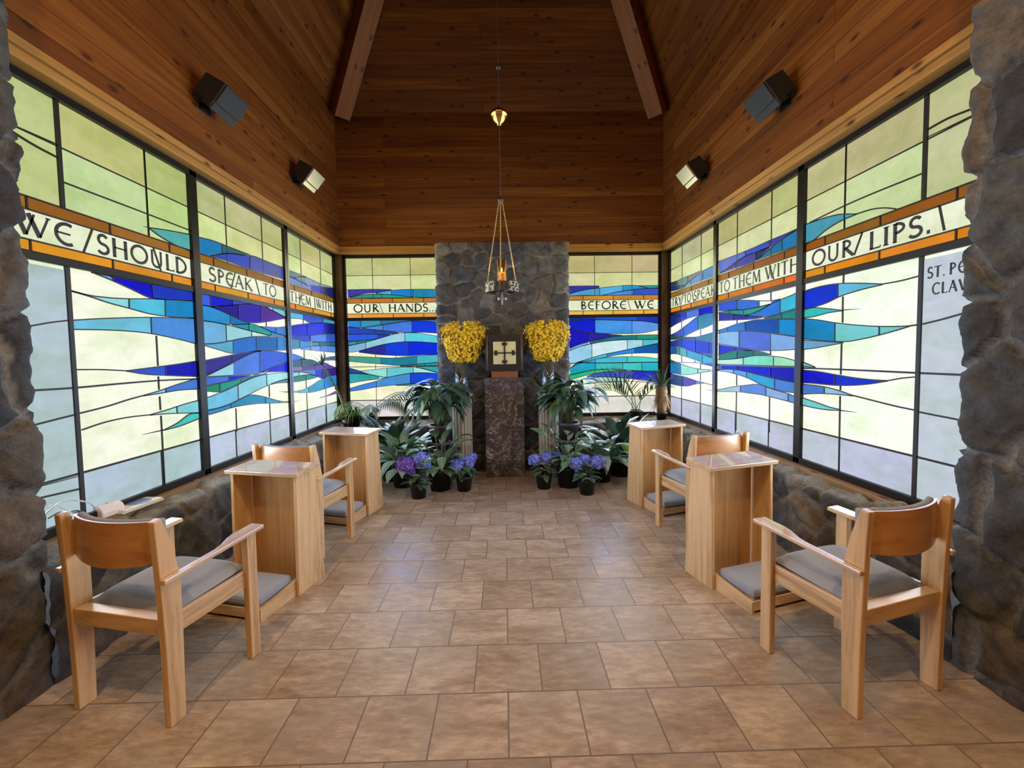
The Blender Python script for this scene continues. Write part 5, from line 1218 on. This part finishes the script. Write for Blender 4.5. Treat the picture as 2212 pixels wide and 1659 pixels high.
def hydrangea(loc, seed, heads, label, r=.094, h=.165, mats=(BLOOM_BLUE,)):
    rnd = random.Random(seed)
    t = thing('potted_hydrangea', loc, rnd.uniform(0, 0), label, 'plant', 'hydrangeas in pots')
    pot(t, r, h, POTG)
    lv = MB(); st = MB()
    for k in range(26):
        a = rnd.uniform(0, 2 * pi); rad = rnd.uniform(.02, .06); z = h + rnd.uniform(.0, .12)
        leaf(lv, (rad * cos(a), rad * sin(a), z), a + rnd.uniform(-.3, .3), rnd.uniform(-.1, .7), rnd.uniform(.10, .15), rnd.uniform(.06, .09), rnd.uniform(.7, 1.6), shape=.8)
    for (x, y, z, rr, q) in heads:
        st.tube([(x * .2, y * .2, h * .85), (x * .7, y * .7, z * .75), (x, y, z)], .004, 6)
        fl = MB()
        N = 110
        for i in range(N):
            zz = 1 - 2 * (i + .5) / N
            if zz < -.72: continue
            an = i * 2.39996 + rnd.uniform(-.15, .15); rad = math.sqrt(1 - zz * zz)
            d = Vector((rad * cos(an), rad * sin(an), zz * .86)); c = Vector((x, y, z)) + d * rr * rnd.uniform(.88, 1.05)
            nn = (d + Vector((rnd.uniform(-.35, .35), rnd.uniform(-.35, .35), rnd.uniform(-.35, .35)))).normalized(); a1 = nn.orthogonal().normalized(); a2 = nn.cross(a1); s = rr * rnd.uniform(.19, .27); ph = rnd.uniform(0, 6)
            vs_ = [tuple(c - nn * s * .15)]; fs = []
            for q2 in range(4):
                b_ = ph + q2 * pi / 2; e = len(vs_)
                for dn, k_ in ((-.62, .75), (0, 1.0), (.62, .75)): vs_.append(tuple(c + (a1 * cos(b_ + dn) + a2 * sin(b_ + dn)) * s * k_ + nn * s * .12))
                fs.append((0, e, e + 1, e + 2))
            fl.add(vs_, fs)
        fl.ball((x, y, z), rr * .8, 12, 8, (1, 1, .86))
        fl.build('flower_head', mats[q], t)
    lv.build('foliage', LEAF_HYD, t, True); st.build('stems', STEM, t)
def heads_px(loc, items):
    """flower heads given as (px, py, radius px, material, depth offset) near loc"""
    out = []
    for px, py, rp, q, dy in items:
        p = onY(px, py, loc[1] + dy); out.append((p.x - loc[0], dy, p.z, 1.12 * rp * (loc[1] + dy) / F, q))
    return out
P1 = onZ(902, 1078, 0); P1 = (P1.x, P1.y + .06, 0)
hydrangea(P1, 1, heads_px(P1, ((877, 1006, 19, 1, -.03), (909, 993, 17, 0, .02), (920, 1003, 11, 0, .0))), 'potted hydrangea with one purple and blue flower heads, on the floor left of the altar', mats=(BLOOM_BLUE, BLOOM_PURP))
P2 = onZ(1002, 1062, 0); P2 = (P2.x, P2.y + .06, 0)
hydrangea(P2, 2, heads_px(P2, ((987, 1006, 15, 0, -.03), (1011, 998, 14, 0, .02), (1021, 987, 9, 0, .06))), 'potted blue hydrangea on the floor just left of the marble pedestal')
P3 = onZ(1176, 1057, 0); P3 = (P3.x, P3.y + .06, 0)
hydrangea(P3, 3, heads_px(P3, ((1155, 994, 13, 0, -.02), (1182, 989, 13, 0, .0), (1203, 986, 10, 0, .05))), 'potted blue hydrangea on the floor just right of the marble pedestal')
P4 = onZ(1270, 1070, 0); P4 = (P4.x, P4.y + .06, 0)
hydrangea(P4, 4, heads_px(P4, ((1244, 1002, 13, 0, -.03), (1265, 993, 11, 0, .02), (1291, 998, 16, 0, .0))), 'potted blue hydrangea on the floor by the right kneelers, at the front of the plants')

def broadleaf(name, loc, seed, n, ln, wd, elev, droop, mat, label, cat='plant', potspec=None, z0=.2, spread=.05, stems=True, az=None, shape=.75, group=None, fold=.2, extra=(), tip=1.0):
    rnd = random.Random(seed); t = thing(name, loc, 0, label, cat, group)
    if potspec: pot(t, *potspec)
    lv = MB(); st = MB(); lt = MB()
    for k in range(n):
        a = (az[0] + (az[1] - az[0]) * rnd.random()) if az else 2 * pi * (k * .381966 + rnd.uniform(-.05, .05))
        el = rnd.uniform(*elev); sl = rnd.uniform(*z0[1]) if isinstance(z0, tuple) else 0
        b = Vector((spread * cos(a) * rnd.random(), spread * sin(a) * rnd.random(), z0[0] if isinstance(z0, tuple) else z0))
        e0 = b + Vector((cos(a) * cos(el), sin(a) * cos(el), sin(el))) * sl
        if sl: st.tube([b, b * .4 + e0 * .6 + Vector((0, 0, .02)), e0], .0035, 5)
        tgt = lt if (extra and k in extra) else lv
        leaf(tgt, e0, a + rnd.uniform(-.2, .2), el - .25 * rnd.random(), rnd.uniform(*ln), rnd.uniform(*wd), rnd.uniform(*droop), shape=shape, twist=rnd.uniform(-.35, .35), fold=fold, tip=tip)
    lv.build('foliage', mat, t, True)
    if lt.v: lt.build('young_leaf', LEAF_LIGHT, t, True)
    if st.v: st.build('stems', STEM, t, True)
    return t
# tall drooping plants on stands, either side
for (px, seed, lab, sl, gx) in ((950, 11, 'tall dark plant with drooping leaves on a stand, left of the altar', 'dark round plant stand under the left drooping plant', 0), (1228, 12, 'tall dark plant with drooping leaves on a stand, right of the altar', 'dark round plant stand under the right drooping plant', 0)):
    p = onY(px, 900, 4.86)
    st_ = thing('plant_stand', (p.x, 4.86, 0), 0, sl, 'stand', 'plant stands')
    m = MB(); m.lathe([(.13, 0), (.13, .03), (.05, .06), (.045, .44), (.13, .47), (.13, .495)], n=28); m.build('stand_body', simple('grey_stand', (70, 68, 72), .6), st_, True)
    broadleaf('drooping_plant', (p.x, 4.86, .495), seed, 84, (.29, .40), (.08, .11), (1.05, 1.52), (1.9, 2.9), LEAF_DARK, lab, potspec=(.125, .20, simple('mauve_pot', (74, 62, 66), .5)), z0=(.17, (.20, .48)), spread=.05, group='drooping plants on stands', shape=.8, extra=(20,), tip=.55)
# striped-leaf plants in black pots
for (px, py, seed, lab) in ((948, 1064, 21, 'plant with striped oval leaves in a black pot, left of the altar between two hydrangeas'), (1231, 1057, 22, 'plant with striped oval leaves in a black pot, right of the altar between two hydrangeas')):
    q = onZ(px, py, 0)
    broadleaf('striped_plant', (q.x, q.y + .12, 0), seed, 34, (.20, .28), (.085, .12), (.5, 1.5), (1.0, 2.2), LEAF_CAL, lab, potspec=(.135, .235, POTB), z0=(.21, (.05, .42)), spread=.07, group='striped plants in black pots', shape=.85)
# lilies beside the kneelers
q = onZ(868, 1056, 0)
broadleaf('peace_lily', (q.x - .02, q.y + .11, 0), 31, 40, (.34, .48), (.10, .135), (.35, 1.45), (.8, 2.1), LEAF_LILY, 'broad-leaved peace lily in a dark pot beside the far left kneeler', potspec=(.12, .22, POTG), z0=(.19, (.05, .30)), spread=.06, group='peace lilies', shape=.8, extra=(5,))
q = onZ(1305, 1044, 0)
broadleaf('peace_lily', (q.x + .0, q.y + .11, 0), 32, 40, (.34, .48), (.10, .135), (.35, 1.45), (.9, 2.3), LEAF_LILY, 'broad-leaved peace lily in a dark pot beside the far right kneeler', potspec=(.12, .22, POTB), z0=(.19, (.05, .26)), spread=.06, group='peace lilies', shape=.8, extra=(7,))
# dark lilies further back
broadleaf('leafy_plant', (-1.38, 5.08, 0), 41, 46, (.30, .44), (.10, .14), (.5, 1.5), (.6, 1.8), LEAF_DARK, 'dark leafy plant in a black pot behind the far left kneeler', potspec=(.17, .26, POTB), z0=(.24, (.08, .27)), spread=.10, group='leafy plants at the back', shape=.8, extra=(9,))
broadleaf('leafy_plant', (1.40, 5.08, 0), 42, 46, (.30, .42), (.10, .14), (.5, 1.5), (.6, 1.8), LEAF_DARK, 'dark leafy plant in a black pot behind the far right kneeler', potspec=(.17, .26, POTB), z0=(.24, (.08, .30)), spread=.10, group='leafy plants at the back', shape=.8, extra=(2,))

def frond(lv, st, base, az, elev, length, droop, n=16, ll=.24, lw=.014, tip=1.3, start=.25, hang=.6, vee=.12):
    lw *= 1.5; p = Vector(base); N = 24; pts = [p.copy()]; ds = []
    for i in range(N):
        e = elev - droop * ((i + 1) / N) ** tip
        d = Vector((cos(az) * cos(e), sin(az) * cos(e), sin(e))); ds.append(d); p = p + d * (length / N); pts.append(p.copy())
    st.tube(pts, .006, 6, taper=.25)
    for k in range(n):
        f = start + (1 - start) * k / (n - 1); i = min(N - 1, int(f * N)); c = pts[i]; d = ds[i]
        side = Vector((-sin(az), cos(az), 0))
        for sg in (-1, 1):
            v = (d * .65 + side * sg * (.75 - .4 * abs(vee)) + side.cross(d) * -vee).normalized()
            a2 = math.atan2(v.y, v.x); e2 = math.asin(max(-1, min(1, v.z)))
            leaf(lv, c, a2, e2, ll * (1 - .45 * abs(f - .5)), lw, hang, n=5, tip=1.2, fold=.3, shape=.6)
def palm(name, loc, fronds, label, potspec=None, cat='palm', mat=LEAF_PALM):
    t = thing(name, loc, 0, label, cat)
    if potspec: pot(t, *potspec)
    lv = MB(); st = MB()
    for fr in fronds: frond(lv, st, **fr)
    lv.build('fronds', mat, t, True); st.build('stems', STEM, t, True)
    return t
d_ = radians
palm('feathery_palm', (-1.86, 5.74, .575), [
    dict(base=(0, 0, .12), az=d_(-6), elev=1.05, length=1.0, droop=1.9, ll=.28, n=20, vee=-.35, hang=1.1), dict(base=(.02, -.02, .12), az=d_(-25), elev=.95, length=.8, droop=1.9, ll=.26, n=18, vee=-.3, hang=1.1),
    dict(base=(0, .0, .12), az=d_(4), elev=.85, length=1.15, droop=1.4, ll=.28, n=22, vee=-.35, hang=1.1), dict(base=(.02, 0, .12), az=d_(-160), elev=1.15, length=.6, droop=2.2, ll=.24, vee=-.3, hang=1.0),
    dict(base=(0, -.02, .12), az=d_(-70), elev=1.1, length=.55, droop=2.0, ll=.24, vee=-.3, hang=1.0)], 'feathery palm on the back ledge under the left back window', (.085, .13, POTG))
palm('areca_palm', (1.80, 5.72, .575), [
    dict(base=(0, 0, .12), az=d_(182), elev=1.32, length=1.15, droop=2.75, ll=.40, tip=1.25, start=.30, n=22, lw=.012, vee=.75, hang=.35), dict(base=(-.02, 0, .12), az=d_(192), elev=1.15, length=.75, droop=1.6, ll=.30, tip=1.2, start=.3, n=16, lw=.012, vee=.6, hang=.5),
    dict(base=(0, -.02, .12), az=d_(205), elev=1.45, length=.75, droop=1.2, ll=.30, tip=1.4, n=12, vee=.3), dict(base=(.0, .02, .12), az=d_(10), elev=1.15, length=.6, droop=1.3, ll=.24, tip=1.4, n=12, vee=.3),
    dict(base=(.03, -.02, .12), az=d_(-30), elev=1.42, length=.6, droop=.6, ll=.16, n=8, start=.5)], 'arching palm on the back ledge in front of the right back window', (.09, .13, POTG))
# grassy plant with one long leaning cane, left corner
t = thing('spider_plant', (-2.06, 5.70, .575), 0, 'grassy trailing plant on the ledge in the left back corner', 'plant'); rnd = random.Random(8)
pot(t, .09, .14, POTG); lv = MB()
for k in range(120):
    a = rnd.uniform(0, 2 * pi)
    leaf(lv, (.05 * cos(a), .05 * sin(a), .13), a, rnd.uniform(.5, 1.4), rnd.uniform(.22, .38), rnd.uniform(.010, .016), rnd.uniform(1.6, 2.8), n=7, shape=.5, fold=.3)
lv.build('foliage', LEAF_FERN, t, True)
t = thing('leaning_dracaena', (-2.19, 5.60, .56), 0, 'long leaning bare cane with a leafy tip against the left window', 'plant')
pts = [Vector(onY(*q)) - Vector((-2.19, 5.60, .56)) for q in ((752, 905, 5.60), (735, 858, 5.5), (718, 822, 5.4), (704, 800, 5.3), (697, 789, 5.22))]
m = MB(); m.tube(pts, .014, 8, taper=.6)
for k in range(6):
    c = pts[1] * (1 - k / 6) + pts[3] * (k / 6); m.tube([c - Vector((.004, 0, .006)), c + Vector((.004, 0, -.004))], .016, 8)
m.build('cane', STEM, t, True)
m = MB(); m.lathe([(.06, 0), (.075, .09), (.07, .09), (.01, .085)], c=(pts[0].x, 0, .012), n=18); m.build('pot', POTG, t, True)
lv = MB()
for k in range(16):
    a = rnd.uniform(-1.2, 1.9); leaf(lv, pts[-1], a + pi / 2, rnd.uniform(.2, 1.5), rnd.uniform(.14, .22), .02, rnd.uniform(.2, 1.4), n=6, shape=.5)
lv.build('leaf_tuft', LEAF_DARK, t, True)
# shaggy trunked yucca in the right corner
yp = onY(1437, 900, 5.66)
t = thing('yucca', (2.13, 5.66, .575), 0, 'small yucca with shaggy trunk and spiky crown in the right back corner', 'plant')
pot(t, .075, .10, POTG)
m = MB(); m.lathe([(.055, .09), (.065, .16), (.060, .28), (.078, .38), (.07, .46), (.03, .50)], n=20); m.build('trunk', BARK, t, True)
lv = MB(); sk = MB()
for k in range(90):
    a = rnd.uniform(0, 2 * pi); leaf(sk, (.055 * cos(a), .055 * sin(a), rnd.uniform(.24, .46)), a, rnd.uniform(-1.4, -.9), rnd.uniform(.14, .26), .014, .2, n=4, shape=.5)
for k in range(46):
    a = rnd.uniform(0, 2 * pi); leaf(lv, (.04 * cos(a), .04 * sin(a), rnd.uniform(.42, .5)), a, rnd.uniform(.1, 1.45), rnd.uniform(.24, .36), .024, rnd.uniform(.1, 1.1), n=6, shape=.5)
sk.build('dead_leaf_skirt', BARK, t); lv.build('foliage', LEAF_PALM, t, True)

# ------------------------------------------------------------------ odds and ends on the left ledge
ZL = .602
a = onZ(287, 1094, ZL)
t = thing('booklet', (a.x + .01, a.y, ZL), radians(82), 'pile of thin white booklets lying on the left sill', 'booklets')
m = MB(); m.box((-.125, -.07, 0), (.125, .07, .009)); m.build('lower_booklet', PAPER, t)
m = MB(); m.m = Matrix.Rotation(.06, 4, 'Z'); m.box((-.12, -.068, .010), (.12, .068, .018)); m.build('upper_booklet', PAPER, t)
t = thing('compact_disc', (a.x + .012, a.y + .03, ZL + .019), 0, 'bluish compact disc on top of the white booklets on the left sill', 'disc')
m = MB(); m.lathe([(.0075, 0), (.06, 0), (.06, .0015), (.0075, .0015), (.0075, 0)], n=36, caps=False); m.build('disc', simple('disc_foil', (150, 170, 232), .2, .25), t)
a = onZ(226, 1112, ZL)
t = thing('white_console', (a.x, a.y, ZL), radians(80), 'white rounded plastic device on the left sill behind the nearest left chair', 'device')
m = MB(); pr_ = [(-.07, 0), (.07, 0), (.07, .03), (.055, .055), (.02, .068), (-.03, .07), (-.06, .055), (-.07, .03)]; m.prism(pr_, 'x', -.06, .06); m.build('casing', WHITEPL, t, bevel=.008)
m = MB(); m.lathe([(.004, .0), (.004, .003)], c=(.0, -.02, .069), n=10); m.build('button', CABLED, t)
a = onZ(206, 1126, .58)
tag((lambda m: (m.prism([(0, 0), (.09, 0), (.09, .045), (.06, .05)], 'x', -.03, .03), m.build('power_adapter', BLACKP, None, bevel=.003))[1])(MB()), 'small black power adapter beside the white console on the left sill', 'adapter')
bpy.data.objects['power_adapter'].location = (a.x + .01, a.y - .03, .578); bpy.data.objects['power_adapter'].rotation_euler = (0, 0, radians(60))
rnd = random.Random(77)
for k, (mat, lab) in enumerate(((CABLE, 'pale grey cable looping up beside the left pillar'), (CABLED, 'dark cable coiled on the left sill by the pillar'), (CABLE, 'white cable tangled low on the left sill'))):
    pts = []
    if k == 0: raw = [(95, 1112), (112, 1098), (130, 1086), (158, 1081), (185, 1084), (200, 1092), (208, 1104)]
    elif k == 1: raw = [(104, 1120), (130, 1106), (150, 1109), (170, 1106), (186, 1112), (160, 1118), (142, 1112), (165, 1103), (190, 1110)]
    else: raw = [(100, 1090), (120, 1093), (140, 1101), (160, 1111), (182, 1120), (190, 1112), (172, 1108), (150, 1114), (185, 1106)]
    for i, (x, y) in enumerate(raw):
        q = onX(x, y, -2.27 + .03 * sin(i * 1.7 + k)); q.z = max(q.z, .607 + .004 * k); pts.append(q)
    C = []
    for i in range(len(pts) - 1):
        p0, p1, p2, p3 = pts[max(i - 1, 0)], pts[i], pts[i + 1], pts[min(i + 2, len(pts) - 1)]
        for s in range(8):
            u = s / 8; C.append(.5 * ((2 * p1) + (p2 - p0) * u + (2 * p0 - 5 * p1 + 4 * p2 - p3) * u * u + (3 * p1 - p0 - 3 * p2 + p3) * u**3))
    m = MB(); o = C[0].copy(); m.tube([c - o for c in C], .0035, 7); ob = m.build('cable', mat, None, True); ob.location = o
    tag(ob, lab, 'cable', 'cables on the left sill')
